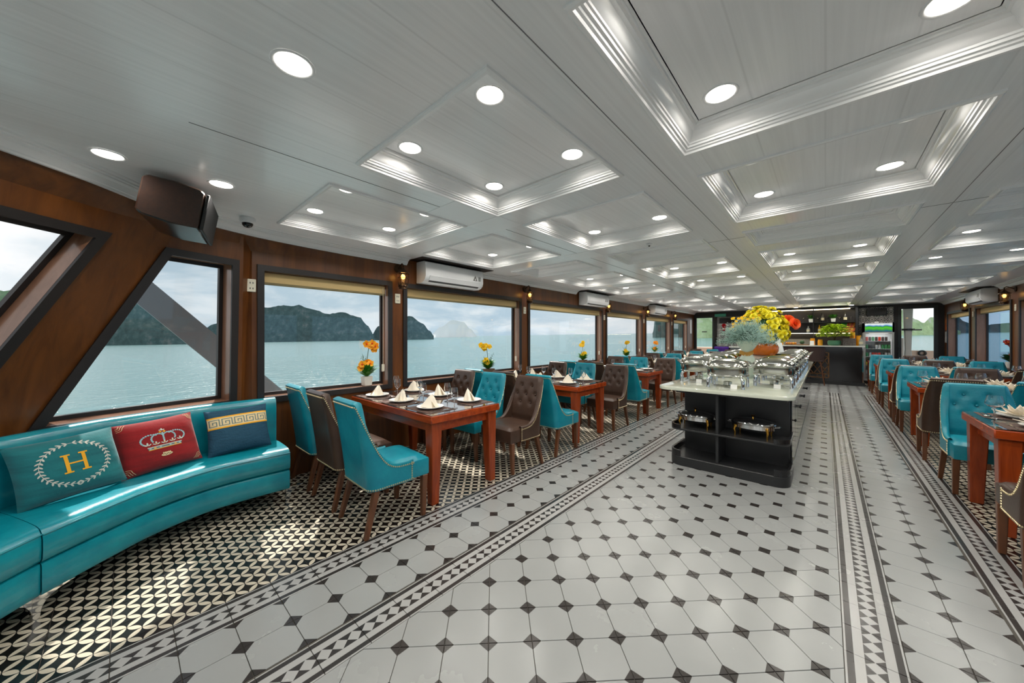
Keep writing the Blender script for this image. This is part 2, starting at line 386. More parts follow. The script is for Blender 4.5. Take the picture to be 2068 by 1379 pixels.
# coffer moulding profile (distance inward from the outer edge, height)
PRO = [(-.014, 0), (-.014, -.010), (-.006, -.016), (.006, -.014), (.010, -.004), (.018, .0), (.022, .008), (.030, .010), (.032, .020), (.038, .022), (.040, .030), (.046, .034), (.056, .050), (.064, .070), (.070, .074), (.074, .082), (.084, .084), (.086, .094), (.096, .098), (.10, .098)]; CD = .098
def coffer(cx, cy, w, dp):
    mm = M(); n = len(PRO); rings = []
    vs = []
    for o, z in PRO:
        for sx, sy in ((-1, -1), (1, -1), (1, 1), (-1, 1)): vs.append((sx*(w/2-o), sy*(dp/2-o), z))
    fs = [(i*4+k, i*4+(k+1) % 4, (i+1)*4+(k+1) % 4, (i+1)*4+k) for i in range(n-1) for k in range(4)]
    return mm.add(vs, fs)
cof = {}; pan = {}
for ci, (x0, x1) in enumerate(COLX):
    for ri, (a, b, lit) in enumerate(ROWY):
        w, dp = x1-x0, b-a; key = (round(w, 3), round(dp, 3))
        if key not in cof:
            cof[key] = coffer(0, 0, w, dp).mesh('coffer_moulding', mould_white, angle=30)
            pan[key] = M().add([(-w/2+.095, -dp/2+.095, CD), (w/2-.095, -dp/2+.095, CD), (w/2-.095, dp/2-.095, CD), (-w/2+.095, dp/2-.095, CD)], [(0, 1, 2, 3)]).mesh('coffer_panel', ceil_m, smooth=False)
        cc = ((x0+x1)/2, (a+b)/2, ZC)
        put('coffer_moulding', cof[key], ceiling, cc); put('coffer_panel', pan[key], ceiling, cc)
# panel joints on the ceiling
jm = mat('joint_shadow_gap', srgb(120, 120, 122), .6)
for x, a, b in ((-.735, .2, 15.4), (.705, .2, 15.4), (-2.2, .2, 15.4)): M().box(x-.0015, x+.0015, a, b, ZC-.002, ZC+.004).build('panel_joint', jm, ceiling, smooth=False)
for x0, x1, y in ((-.93, -.58, 4.13), (.53, .88, 4.11), (-.93, -.58, 9.1), (.53, .88, 9.1), (-4, -3.54, 4.25)): M().box(x0, x1, y-.0015, y+.0015, ZC-.002, ZC+.004).build('panel_joint', jm, ceiling, smooth=False)
# slightly cleaner replacement panels on the beams
np_ = mat('newer_panel_white', srgb(240, 241, 243), .3)
for x0, x1, y0_, y1_ in ((-2.385, -2.0, 1.62, 2.05), (-2.385, -2.0, 2.06, 2.36), (-2.385, -2.0, 3.6, 3.92), (-2.39, -2.0, 6.13, 6.5)):
    M().box(x0, x1, y0_, y1_, ZC-.0025, ZC+.003).build('ceiling_patch_panel', np_, ceiling, smooth=False)

# ------------------------------------------------------------------ walls with window openings
def plate(outer, holes, n, th, name, mt, parent=None):
    """flat wall: outer polygon and holes are 3D points in one plane; n = outward unit normal; th = thickness"""
    b = bmesh.new(); n = Vector(n).normalized(); loops = []
    for poly in [outer]+holes:
        vs = [b.verts.new(p) for p in poly]; loops.append([b.edges.new((vs[i], vs[(i+1) % len(vs)])) for i in range(len(vs))])
    es = [e for l in loops for e in l]
    bmesh.ops.triangle_fill(b, use_beauty=True, use_dissolve=False, edges=es)
    fs = list(b.faces)
    ext = bmesh.ops.extrude_face_region(b, geom=fs)
    for v in ext['geom']:
        if isinstance(v, bmesh.types.BMVert): v.co += n*th
    bmesh.ops.recalc_face_normals(b, faces=b.faces)
    me = bpy.data.meshes.new(name); b.to_mesh(me); b.free(); me.materials.append(mt)
    o = put(name, me, parent); return o
def inset(poly, d):
    """inset a planar convex 3D polygon by d (list of Vectors)"""
    P = [Vector(p) for p in poly]; n = len(P); nn = (P[1]-P[0]).cross(P[2]-P[1]).normalized(); out = []
    for i in range(n):
        a, b, c = P[i-1], P[i], P[(i+1) % n]; e1 = (b-a).normalized(); e2 = (c-b).normalized()
        i1, i2 = nn.cross(e1), nn.cross(e2); k = d/(1+i1.dot(i2)); out.append(b+(i1+i2)*k)
    return out
def ring_prism(name, A, B, vec, mt, parent):
    """frame between polygon A (outer) and B (inner), extruded by vec; one mesh, mitred"""
    mm = M(); n = len(A); vec = Vector(vec)
    vs = list(A)+list(B)+[p+vec for p in A]+[p+vec for p in B]
    fs = []
    for i in range(n):
        j = (i+1) % n
        fs += [(i, j, n+j, n+i), (2*n+i, 3*n+i, 3*n+j, 2*n+j), (i, 2*n+i, 2*n+j, j), (n+i, n+j, 3*n+j, 3*n+i)]
    return mm.add(vs, fs).build(name, mt, parent, smooth=False)
TH = .16
def window(num, outer, n, label=None, blinds=True):
    """outer: frame's outer polygon on the wall plane (BL, BR, TR, TL seen from inside); n outward normal"""
    n = Vector(n).normalized(); P = [Vector(p) for p in outer]; Q = inset(P, .055)
    w = bpy.data.objects.new('window_%d' % num, None); COL.objects.link(w); struct(w)
    ring_prism('window_frame', [p-n*.018 for p in P], [p-n*.018 for p in Q], n*.03, frame_dark, w)
    ring_prism('window_reveal', Q, inset(P, .0555), n*TH, reveal_wood, w)
    Q2 = inset(P, .056)
    ring_prism('glazing_bead', [p+n*(TH-.035) for p in Q2], [p+n*(TH-.035) for p in inset(P, .085)], n*.03, frame_dark, w)
    m = M(); m.prism_dir([p+n*(TH-.012) for p in inset(P, .07)], n*.006); m.build('pane', pane_blue if n.x > .5 else pane, w, smooth=False)
    return w, inset(P, .055)
# left wall
LW = [(.84, 2.22), (2.37, 4.69), (4.87, 7.72), (7.88, 10.16), (10.40, 12.68), (12.93, 14.67)]
Z0, Z1 = .77, 2.09
hole = lambda a, b, X: [(X, a, Z0), (X, b, Z0), (X, b, Z1), (X, a, Z1)]
def inH(a, b, X): return [tuple(p) for p in inset([Vector(p) for p in hole(a, b, X)], .05)]
NL = (-1, 0, 0)
o = plate([(XL, .80, -.05), (XL, YB+.2, -.05), (XL, YB+.2, 2.45), (XL, .80, 2.45)], [inH(a, b, XL) for a, b in LW], NL, TH, 'wall_left', wall_wood); struct(o)
wall_left = o
WINS = []
k = 1
for a, b in LW:
    k += 1; w, q = window(k, hole(a, b, XL), NL); WINS.append((k, a, b, XL, w))
# bow walls
A_ = Vector((-3.758, .21, 2.09)); B_ = Vector((-3.646, -.422, .78)); C_ = Vector((-3.215, -.435, 2.09)); A2 = Vector((-4.0, .70, .78))
n1 = (A2-B_).cross(A_-B_).normalized()
if n1.x > 0: n1 = -n1
fold = lambda z: A_+(A_-B_)*((z-2.09)/1.31)
def onp(p0, n, y, z):   # point of plane at given y, z
    return Vector((p0.x-(n.y*(y-p0.y)+n.z*(z-p0.z))/n.x, y, z))
W1 = [B_, onp(A_, n1, .68, .78), onp(A_, n1, .685, 2.09), A_]
o = plate([fold(-.05), onp(A_, n1, .72, -.05), onp(A_, n1, .72, 2.45), fold(2.45)], [inset(W1, .05)], n1, TH, 'wall_bow_side', wall_wood); struct(o)
w, q = window(1, W1, n1)
# filler between the bow panel and the straight wall
m = M(); pa = [onp(A_, n1, .72, -.05), Vector((XL, .80, -.05)), Vector((XL, .80, 2.45)), onp(A_, n1, .72, 2.45)]; m.prism_dir(pa, (-.15, 0, 0)); struct(m.build('wall_bow_corner', wall_wood, smooth=False))
n0 = (C_-A_).cross(B_-A_).normalized()
if n0.x > 0: n0 = -n0
e1 = (C_-A_); e1.z = 0; e1.normalize(); e2 = n0.cross(e1)
if e2.z < 0: e2 = -e2
D_ = Vector((-3.511, -.061, 2.09))
def ray_plane(u, v, p0, n):
    r = FWD+RGT*((u-1034)/FPX)+Vector((0, 0, (681-v)/FPX)); t = (p0-EYE).dot(n)/r.dot(n); return EYE+r*t
E_ = ray_plane(0, 737, A_, n0); dl = (E_-D_); dl *= (2.09-.80)/(2.09-E_.z); BR0 = D_+dl
TL0 = D_+e1*1.75; BL0 = BR0+e1*1.2
W0 = [BL0, BR0, D_, TL0]
pl = lambda z, s: fold(z)+e1*s
o = plate([fold(-.05), fold(2.45), pl(2.45, 3.0), pl(-.05, 3.0)], [inset(W0, .05)], n0, TH, 'wall_bow_front', wall_wood); struct(o)
w, q = window(8, [BL0, BR0, D_, TL0], n0)
# right wall
RW = [(13.2, 15.25), (10.76, 12.82), (8.3, 10.43), (5.9, 8.1), (3.5, 5.7), (1.1, 3.3), (-1.3, .9)]
NR = (1, 0, 0)
holeR = lambda a, b: [(XR, b, Z0), (XR, a, Z0), (XR, a, Z1), (XR, b, Z1)]
o = plate([(XR, YF-.2, -.05), (XR, YB+.2, -.05), (XR, YB+.2, 2.45), (XR, YF-.2, 2.45)], [inset([Vector(p) for p in holeR(a, b)], .05) for a, b in RW], NR, TH, 'wall_right', wall_wood); struct(o)
for i, (a, b) in enumerate(RW[:6]):
    w, q = window(9+i, holeR(a, b), NR); WINS.append((9+i, a, b, XR, w))
# wall behind the photographer, its unseen opening enlarged for more daylight
hy = YF-.2
fx = pl(1, 3.0).x-.3
o = plate([(fx, hy, -.05), (XR+.1, hy, -.05), (XR+.1, hy, 2.45), (fx, hy, 2.45)], [[(fx+.25, hy, .55), (XR-.15, hy, .55), (XR-.15, hy, 2.2), (fx+.25, hy, 2.2)]], (0, -1, 0), .1, 'wall_front', wall_wood); struct(o)
# crown moulding
CP = [(.0, -.078), (.018, -.078), (.022, -.066), (.03, -.064), (.034, -.054), (.048, -.034), (.068, -.026), (.07, -.018), (.084, -.016), (.088, -.008), (.112, -.007), (.12, 0)]
def crown(path, name):
    n = len(path); pp = []
    for i in range(n):
        a = Vector(path[max(0, i-1)]); b = Vector(path[min(n-1, i+1)]); t = (b-a).normalized(); pp.append((path[i], (-t.y, t.x)))
    m = M().sweep([(o, ZC+z) for o, z in CP], pp)
    m.prism_dir([(pp[0][0][0]+pp[0][1][0]*o, pp[0][0][1]+pp[0][1][1]*o, ZC+z) for o, z in CP]+[(pp[0][0][0], pp[0][0][1], ZC)], (0, -.001, 0))
    m.prism_dir([(pp[-1][0][0]+pp[-1][1][0]*o, pp[-1][0][1]+pp[-1][1][1]*o, ZC+z) for o, z in CP]+[(pp[-1][0][0], pp[-1][0][1], ZC)], (0, .001, 0))
    return struct(m.build(name, mould_white, angle=30))
def smooth_path(pts, n=6):
    out = []
    P = [Vector(p) for p in pts]
    for i in range(len(P)-1):
        p0, p1, p2, p3 = P[max(0, i-1)], P[i], P[i+1], P[min(len(P)-1, i+2)]
        for k in range(n):
            t = k/n; out.append(tuple(.5*((2*p1)+(p2-p0)*t+(2*p0-5*p1+4*p2-p3)*t*t+(-p0+3*p1-3*p2+p3)*t**3)))
    return out+[tuple(P[-1])]
bow = [(-1.95, -1.72), (-2.45, -1.1), (-2.82, -.66), (-3.02, -.42), (-3.25, -.15), (-3.52, .10), (-3.72, .34), (-3.84, .6), (-3.92, .88), (-3.97, 1.25), (-4.0, 1.7)]
# normals must point into the room: walk from the stern towards the bow
crown([(p[0], p[1]) for p in [(-4.0, 2.42)]+smooth_path(bow)[::-1]], 'trim_1')
ACS = [(2.56, 3.56), (6.61, 7.61), (10.62, 11.62)]
segs = [(3.68, 6.50), (7.73, 10.51), (11.74, YB)]
for i, (a, b) in enumerate(segs): crown([(-4.0, b), (-4.0, a)], 'trim_%d' % (i+2))
for i, (a, b) in enumerate(((-2.2, 11.28), (12.54, YB))): crown([(XR, a), (XR, b)], 'trim_%d' % (i+6))
# filler soffit where the bow wall leans away from the crown line
m = M(); bp = smooth_path(bow)
for i in range(len(bp)-1):
    (x0, y0_), (x1, y1_) = bp[i], bp[i+1]
    def wallx(y, z):
        c1 = onp(A_, n1, y, z); c0 = onp(A_, n0, y, z)
        return max(c1.x, c0.x) if y < .72 else XL
    lo = 2.2
    m.add([(x0, y0_, ZC), (x1, y1_, ZC), (x1, y1_, ZC-.07), (x0, y0_, ZC-.07)], [(0, 1, 2, 3)])
    m.add([(x0, y0_, ZC-.07), (x1, y1_, ZC-.07), (min(x1, wallx(y1_, lo))-.01, y1_, lo), (min(x0, wallx(y0_, lo))-.01, y0_, lo)], [(0, 1, 2, 3)])
struct(m.build('wall_bow_soffit', wall_wood))

# ------------------------------------------------------------------ sea, islands and the stern outside
SEA0 = -2.6
def seaz(x, y): return SEA0+.0064*(FWD.x*x+FWD.y*y)+.0149*(RGT.x*x+RGT.y*y)
def sea_material():
    m = bpy.data.materials.new('sea_water'); m.use_nodes = True; t = m.node_tree; p = t.nodes['Principled BSDF']
    p.inputs['Base Color'].default_value = (.09, .19, .20, 1); p.inputs['Roughness'].default_value = .22
    g = N(t, 'ShaderNodeNewGeometry'); hs = []
    for sc, st in (((.5, .5, .5), .9), ((.06, .06, .06), .5)):
        q = N(t, 'ShaderNodeMapping', inp={'Scale': sc, 'Rotation': (0, 0, .7)}); L(t, g.outputs['Position'], q.inputs[0])
        n = N(t, 'ShaderNodeTexNoise', inp={'Scale': 1.6, 'Detail': 5., 'Roughness': .6}); L(t, q.outputs[0], n.inputs[0]); hs.append((n, st))
    a = N(t, 'ShaderNodeMath', operation='ADD'); L(t, hs[0][0].outputs[0], a.inputs[0]); L(t, hs[1][0].outputs[0], a.inputs[1])
    b = N(t, 'ShaderNodeBump', inp={'Strength': .55, 'Distance': .6}); L(t, a.outputs[0], b.inputs['Height']); L(t, b.outputs[0], p.inputs['Normal'])
    return m
m = M(); Rr = 4000; pts = [(Rr*math.cos(2*pi*i/48), Rr*math.sin(2*pi*i/48)) for i in range(48)]
m.add([(0, 0, seaz(0, 0))]+[(x, y, seaz(x, y)) for x, y in pts], [(0, 1+i, 1+(i+1) % 48) for i in range(48)])
struct(m.build('sea', sea_material(), smooth=False))['label'] = 'rippled grey green bay water'
def island_mat(name, green, rock):
    m = bpy.data.materials.new(name); m.use_nodes = True; t = m.node_tree; p = t.nodes['Principled BSDF']; p.inputs['Roughness'].default_value = .95; p.inputs['Specular IOR Level'].default_value = .1
    g = N(t, 'ShaderNodeNewGeometry'); n = N(t, 'ShaderNodeTexNoise', inp={'Scale': .16, 'Detail': 8., 'Roughness': .7}); L(t, g.outputs['Position'], n.inputs[0])
    r = ramp(t, n.outputs[0], [(.35, green), (.55, tuple(c*1.5 for c in green[:3])), (.68, rock)]); L(t, r.outputs[0], p.inputs['Base Color']); return m
isl_dark = island_mat('island_forest', (.05, .085, .09, 1), (.15, .18, .19, 1))
isl_green = island_mat('island_near_forest', (.30, .40, .22, 1), (.6, .62, .55, 1))
isl_mid = island_mat('island_hillside_forest', (.13, .20, .12, 1), (.30, .32, .26, 1))
isl_haze = mat('island_haze_colour', (.78, .82, .84, 1), .95)  # haze of distance put into the base colour
def pdir(u, dist): q = (FWD+RGT*((u-1034)/FPX)); return q.x*dist, q.y*dist
from mathutils import noise as mn
def island(label, us, dist, mt, depth=60, seed=0, rough=1.):
    """us: list of (pixel column, skyline row) -> ridge with a real body behind it"""
    m = M(); n = 70; vs = []
    u0, u1 = us[0][0], us[-1][0]
    prof = []
    for i in range(n):
        u = u0+(u1-u0)*i/(n-1)
        for k in range(len(us)-1):
            if us[k][0] <= u <= us[k+1][0]+1e-6:
                t = (u-us[k][0])/(us[k+1][0]-us[k][0]); t = t*t*(3-2*t); v = us[k][1]+(us[k+1][1]-us[k][1])*t; break
        prof.append((u, v))
    sec = [(-.15, -.02), (-.08, .35), (-.03, .72), (0, 1.), (.35, .92), (.75, .5), (1., -.02)]
    rows_ = []
    for i, (u, v) in enumerate(prof):
        x, y = pdir(u, dist); zs = seaz(x, y); top = 1.4+(681-v)/FPX*dist; h = max(.3, top-zs); f = Vector((x, y, 0)).normalized()
        edge = min(1, min(i, n-1-i)/6+.05)
        for dd, hh in sec:
            nn = mn.noise(Vector((u*.045+seed, dd*7, hh*3)))*.10+mn.noise(Vector((u*.16+seed, dd*19, hh*11)))*.06
            k = hh if hh <= 0 else max(.02, hh+nn*rough*(1 if hh < 1 else .5))
            off = (dd+nn*.3)*depth*edge
            vs.append((x+f.x*off, y+f.y*off, zs+h*k))
    k = len(sec)
    m.add(vs, [(i*k+j, (i+1)*k+j, (i+1)*k+j+1, i*k+j+1) for i in range(n-1) for j in range(k-1)])
    o = m.build('island', mt); return tag(o, label, 'island', 'islands in the bay')
island('long dark forested limestone island seen through the second window from the sofa', [(395, 676), (432, 655), (470, 630), (530, 620), (600, 616), (640, 627), (660, 634), (690, 630), (725, 640), (745, 660), (755, 679)], 420, isl_dark, 90, 1)
island('dark rounded limestone islet split by the pillar beside the wall lantern', [(748, 679), (765, 658), (800, 640), (828, 638), (852, 652), (868, 668), (876, 678)], 460, isl_dark, 60, 5)
island('distant limestone islet coloured pale for haze on the horizon behind the third window', [(868, 677), (890, 660), (915, 646), (935, 650), (950, 664), (962, 676)], 1100, isl_haze, 90, 9, .3)
island('dark forested headland behind the slanted bow window', [(90, 684), (160, 640), (215, 612), (280, 604), (330, 615), (372, 640), (412, 662), (440, 683)], 330, isl_dark, 90, 13)
island('green wooded hillside in the leftmost slanted window', [(-420, 640), (-200, 560), (-60, 588), (30, 586), (70, 600), (130, 640), (170, 684)], 210, isl_mid, 60, 17)
island('dark cliff edge in the far left windows', [(1318, 672), (1326, 618), (1350, 600), (1376, 612), (1388, 672)], 300, isl_dark, 50, 21)
island('bright green hill behind the far left glass door', [(1388, 672), (1400, 600), (1430, 592), (1470, 610), (1500, 640), (1530, 670)], 240, isl_green, 60, 25)
island('green hill with cliffs behind the far right glass door', [(1760, 672), (1800, 640), (1825, 625), (1850, 645), (1865, 652), (1880, 640), (1905, 645), (1940, 668)], 230, isl_green, 60, 29)
island('dark pine covered shore seen through the right windows', [(1900, 670), (1925, 632), (1950, 650), (1980, 664), (2000, 655), (2040, 652), (2075, 654), (2200, 650), (2400, 668)], 300, isl_dark, 50, 33)
# stern deck outside the doors
hullw = mat('hull_white', srgb(232, 226, 218), .4); hullp = mat('hull_peach', srgb(226, 196, 176), .45); blue_b = mat('barrel_blue', srgb(40, 90, 160), .4)
m = M().box(-4.6, 3.2, 15.85, 18.4, -.3, -.02); struct(m.build('stern_deck', hullp, smooth=False))
m = M().box(-4.6, 3.2, 15.7, 18.6, 2.46, 2.56); struct(m.build('stern_canopy', hullw, smooth=False))
m = M().box(-4.6, 3.2, 18.2, 18.3, -.02, .95); tag(m.build('stern_bulwark', hullp, bevel=.02), 'pale peach bulwark across the stern behind the doors', 'bulwark')
m = M().frustum((2.0, 17.1, -.02), .28, .2, (2.0, 17.1, 1.0), .14, .14); m.frustum((2.0, 17.1, 1.0), .14, .14, (2.0, 17.1, 2.46), .22, .18)
pp = m.build('post', hullw, bevel=.02); tag(pp, 'white flared deck post outside the right glass door', 'post')
M().box(1.86, 2.14, 17.0, 17.2, 1.62, 1.68).build('post_collar', black_metal, pp, smooth=False)
for i, (x, y) in enumerate(((1.55, 17.7), (1.86, 17.75))):
    tag(M().lathe([(.12, 0), (.13, .02), (.125, .2), (.135, .24), (.125, .28), (.125, .5), (.11, .55)], 16, (x, y, -.02)).build('barrel', blue_b), ['blue plastic barrel standing on the stern deck', 'blue plastic barrel beside the white deck post'][i], 'barrel')
for i, x in enumerate((2.45, -3.75)):
    m = M().grid(lambda a, b: (x+(.075+.03*math.cos(2*pi*b))*math.cos(2*pi*a), 18.16+.03*math.sin(2*pi*b), .86+(.075+.03*math.cos(2*pi*b))*math.sin(2*pi*a)), 20, 10, True, True)
    tag(m.build('tyre_fender', black_metal), ['black tyre fender on the bulwark outside the right door', 'black tyre fender on the bulwark outside the left door'][i], 'tyre')
m = M().tube([(1.4, 18.1, .0), (1.42, 18.1, 1.1), (1.55, 18.1, 1.3), (1.75, 18.1, 1.36), (2.0, 18.1, 1.36), (2.0, 18.1, .0)], .04, 8); tag(m.build('deck_rail', hullw), 'curved white rail on the stern deck', 'rail')
# unseen, added to bounce sunlight in: white walkways and foredeck outside the windows
dk = mat('bounce_deck_white', srgb(236, 236, 232), .5)
struct(M().box(-5.3, -4.17, 1.2, 16.0, .30, .42).build('bounce_deck_left', dk, smooth=False))
struct(M().box(2.70, 3.7, -1.5, 16.0, .30, .42).build('bounce_deck_right', dk, smooth=False))
struct(M().box(-1.6, 3.0, -6.0, -2.55, .30, .42).build('bounce_foredeck', dk, smooth=False))
# slanted plate put in for a glass reflection, and gunwale outside the bow windows
def atx(u, v, X): r = FWD+RGT*((u-1034)/FPX)+Vector((0, 0, (681-v)/FPX)); return EYE+r*(X/r.x)
ext = mat('reflection_grey', srgb(120, 128, 134), .4)
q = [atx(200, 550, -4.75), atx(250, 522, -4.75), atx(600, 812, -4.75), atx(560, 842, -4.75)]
m = M().prism_dir(q, (-.06, 0, 0)); tag(m.build('reflection_plate', ext, smooth=False), 'grey slanted plate standing in for a reflection in the bow window', 'reflection plate')
m = M().prism_dir([(-4.9, .9, .35), (-4.15, -1.2, .35), (-3.9, -1.0, .35), (-4.4, .9, .35)], (0, 0, .12)); tag(m.build('gunwale', hullw, bevel=.02), 'white gunwale outside the slanted bow window', 'gunwale')
# ------------------------------------------------------------------ dining chairs
BTN = [(-.075, .845), (.075, .845), (-.135, .75), (0, .75), (.135, .75), (-.075, .655), (.075, .655)]
def chair_shell():
    w, yb, yf, r = .235, -.215, .125, .065
    path = []
    for i in range(10): path.append((w, yf+(yb+r-yf)*i/10))
    for i in range(8):
        a = (pi/2)*i/8; path.append((w-r+r*math.cos(a), yb+r-r*math.sin(a)))
    for i in range(16): path.append((w-r-(2*(w-r))*i/16, yb))
    half = path[:18]; path = path[:34]+[(-x, y) for x, y in half[::-1]]
    n = len(path); nor = []
    for i in range(n):
        a, b = Vector(path[max(0, i-1)]), Vector(path[min(n-1, i+1)]); t = (b-a).normalized(); nor.append(Vector((t.y, -t.x)))   # outward? fixed below
    if nor[0].x < 0: nor = [-q for q in nor]
    def top(y): k = max(0., min(1., (yf-y)/(yf-yb))); return .475+.475*min(1, k*1.03)**4.6
    def pos(i, z, inn):
        x, y = path[i]; k = max(0., min(1., (yf-y)/(yf-yb)))
        lean = .10*max(0, (z-.30)/.65)**1.3*k; th = .055*(.55+.45*k) if inn else 0
        X = x*(1-.07*max(0, z-.45)/.5)-nor[i].x*th; Y = y-lean-nor[i].y*th
        if inn and abs(nor[i].y) > .35 and z > .5:
            bulge = .012
            for bx, bz in BTN: bulge -= .022*math.exp(-((X-bx)**2+(z-bz)**2)/(.020**2))
            # diamond creases between neighbouring buttons
            for p_, q_ in ((0, 2), (0, 3), (1, 3), (1, 4), (2, 5), (3, 5), (3, 6), (4, 6)):
                (x1, z1), (x2, z2) = BTN[p_], BTN[q_]; L2 = (x2-x1)**2+(z2-z1)**2; t = max(0, min(1, ((X-x1)*(x2-x1)+(z-z1)*(z2-z1))/L2))
                d2 = (X-x1-t*(x2-x1))**2+(z-z1-t*(z2-z1))**2; bulge -= .006*math.exp(-d2/(.009**2))
            fade = min(1, max(0, (abs(nor[i].y)-.35)/.4)); Y += bulge*fade
        return (X, Y, z)
    m = M(); nz = 26
    m.grid(lambda a, b: pos(round(a*(n-1)), .315+(top(path[round(a*(n-1))][1])-.012-.315)*b, False), n, 12)
    m.grid(lambda a, b: pos(n-1-round(a*(n-1)), .40+(top(path[n-1-round(a*(n-1))][1])-.012-.40)*b, True), n, nz)
    # rounded rim over the top edge, and the front edges
    def rim(a, b):
        i = round(a*(n-1)); t = top(path[i][1]); o = Vector(pos(i, t-.012, False)); q = Vector(pos(i, t-.012, True)); c = o.lerp(q, b); c.z += .014*math.sin(pi*b); return tuple(c)
    m.grid(rim, n, 6)
    for i in (0, n-1):
        t = top(path[i][1])
        m.add([pos(i, .315, False), pos(i, .315, True), pos(i, t-.012, True), pos(i, t-.012, False)], [(0, 1, 2, 3)])
    nails = M()
    def nail(p, nrm):
        q = Vector(nrm).normalized().to_track_quat('Z', 'Y'); s0 = len(nails.v)
        nails.lathe([(.0068, 0), (.0055, .0038), (.0015, .0055)], 6, cap=False); nails.xf(Matrix.Translation(p) @ q.to_matrix().to_4x4(), s0)
    def along(f):
        P = [Vector(f(i)[0]) for i in range(n)]; acc = 0
        for i in range(n-1):
            seg = (P[i+1]-P[i]).length; k = acc
            while k < seg:
                nail(P[i].lerp(P[i+1], k/seg), (nor[i].x, nor[i].y, 0)); k += .0165
            acc = k-seg
    along(lambda i: (pos(i, max(.335, top(path[i][1])-.032), False),))
    along(lambda i: (pos(i, .325, False),))
    for i in (0, n-1):
        for k in range(8): nail(Vector(pos(i, .335+k*.0165, False))+Vector((0, -.012, 0)), (nor[i].x, nor[i].y, 0))
    btn = M()
    for bx, bz in BTN: btn.ball((bx, yb-.10*((bz-.30)/.65)**1.3+.055-.004, bz), .011, 8, 5)
    return m, nails, btn
shell_m, nails_m, btn_m = chair_shell()
def seat_mesh():
    m = M()
    def top(a, b):
        x = -.222+.444*a; y = -.17+.44*b; ex = 1-abs(2*a-1)**5; ey = 1-abs(2*b-1)**5
        return (x, y, .445+.035*(max(0, ex*ey))**.5)
    m.grid(top, 15, 15)
    m.box(-.225, .225, -.17, .272, .318, .448)
    return m
seat_m = seat_mesh()
def leg_mesh(rear, sx):
    m = M()
    if rear: m.frustum((sx*.222, -.235, 0), .032, .032, (sx*.205, -.15, .33), .045, .045)
    else: m.frustum((sx*.208, .225, 0), .034, .034, (sx*.205, .235, .32), .046, .046)
    return m
def make_chair(leather, label):
    t = thing('dining_chair', label, 'chair', group='dining chairs at the tables')
    seat_m.build('seat', leather, t, bevel=.012, bseg=2, angle=50)
    b = shell_m.build('backrest', leather, t, angle=60)
    btn_m.build('button_tufting', leather, b)
    nails_m.build('nailhead_trim', brass, b)
    for rear in (0, 1):
        for sx in (-1, 1): leg_mesh(rear, sx).build('leg', leg_wood, t, bevel=.004, smooth=False)
    note(t); return t
PROTO = {'teal': make_chair(teal, 'x'), 'brown': make_chair(brown, 'x')}; USED = set()
def place(kind, label, loc, rz):
    p = PROTO[kind]
    if kind in USED: return dup(p, label, loc, rz)
    USED.add(kind); p.location = loc; p.rotation_euler = (0, 0, rz); p['label'] = label; return p
# ------------------------------------------------------------------ tables
TL_, TW = 1.5, .8
def make_table():
    t = thing('dining_table', 'x', 'table', group='dining tables')
    M().box(-TL_/2, TL_/2, -TW/2, TW/2, .685, .75).build('table_top', table_wood, t, bevel=.006)
    M().box(-TL_/2+.004, TL_/2-.004, -TW/2+.004, TW/2-.004, .7505, .7585).build('glass_top', table_glass, t, smooth=False)
    a = M(); hx, hy_ = TL_/2-.06, TW/2-.06
    for x0, x1, y0_, y1_ in ((-hx, hx, -hy_, -hy_+.025), (-hx, hx, hy_-.025, hy_), (-hx, -hx+.025, -hy_, hy_), (hx-.025, hx, -hy_, hy_)): a.box(x0, x1, y0_, y1_, .60, .685)
    a.build('apron', table_wood, t, smooth=False, weld=False)
    for sx in (-1, 1):
        for sy in (-1, 1):
            M().frustum((sx*(TL_/2-.065), sy*(TW/2-.065), 0), .072, .072, (sx*(TL_/2-.075), sy*(TW/2-.075), .685), .105, .105).build('leg', table_leg_wood, t, bevel=.006, smooth=False)
    note(t); return t
tproto = make_table()
# ------------------------------------------------------------------ place settings
plate_me = M().lathe([(.001, .004), (.055, .004), (.062, .0), (.07, .002), (.075, .008), (.118, .019), (.120, .022), (.116, .023), (.076, .012), (.07, .009), (.001, .008)], 40, cap=False).mesh('dinner_plate', porcelain, angle=60)
def napkin_tent():
    m = M(); pts = []
    # folded standing napkin: pleated cone with a forward flap
    def f(a, b):
        q = 2*pi*a; rad = (.066*(1-b)**.62+.003)*(1+.25*math.sin(4*q+.6)*(1-b)); return (rad*math.cos(q)*1.1+.018*b*b, rad*math.sin(q)*.7+.014*b, .108*b*(1-.10*math.cos(q)))
    m.grid(f, 40, 10, cu=True)
    m.add([(-.075, -.055, .004), (.07, -.06, .004), (.012, -.012, .085), (-.02, -.012, .08)], [(0, 1, 2, 3)])
    m.add([(-.06, .05, .002), (.075, .05, .002), (.085, -.035, .012), (.03, -.02, .06)], [(0, 1, 2, 3)])
    return m.mesh('napkin', linen, angle=70)
def napkin_fan():
    m = M()
    for ring, (n, ln, el, off) in enumerate(((9, .13, .25, 0), (8, .11, .65, .2), (6, .095, 1.05, .1))):
        for k in range(n):
            a = 2*pi*k/n+off; c, s_ = math.cos(a), math.sin(a); pts = []
            for r_, w_ in ((.0, .014), (.5, .024), (1., .001)):
                rr = .015+ln*r_*math.cos(el); z = .008+ln*r_*math.sin(el)
                pts += [(c*rr-s_*w_, s_*rr+c*w_, z), (c*rr, s_*rr, z-.006), (c*rr+s_*w_, s_*rr-c*w_, z)]
            m.add(pts, [(0, 1, 4, 3), (1, 2, 5, 4), (3, 4, 7, 6), (4, 5, 8, 7)])
    return m.mesh('napkin', linen, smooth=False)
nap_tent, nap_fan = napkin_tent(), napkin_fan()
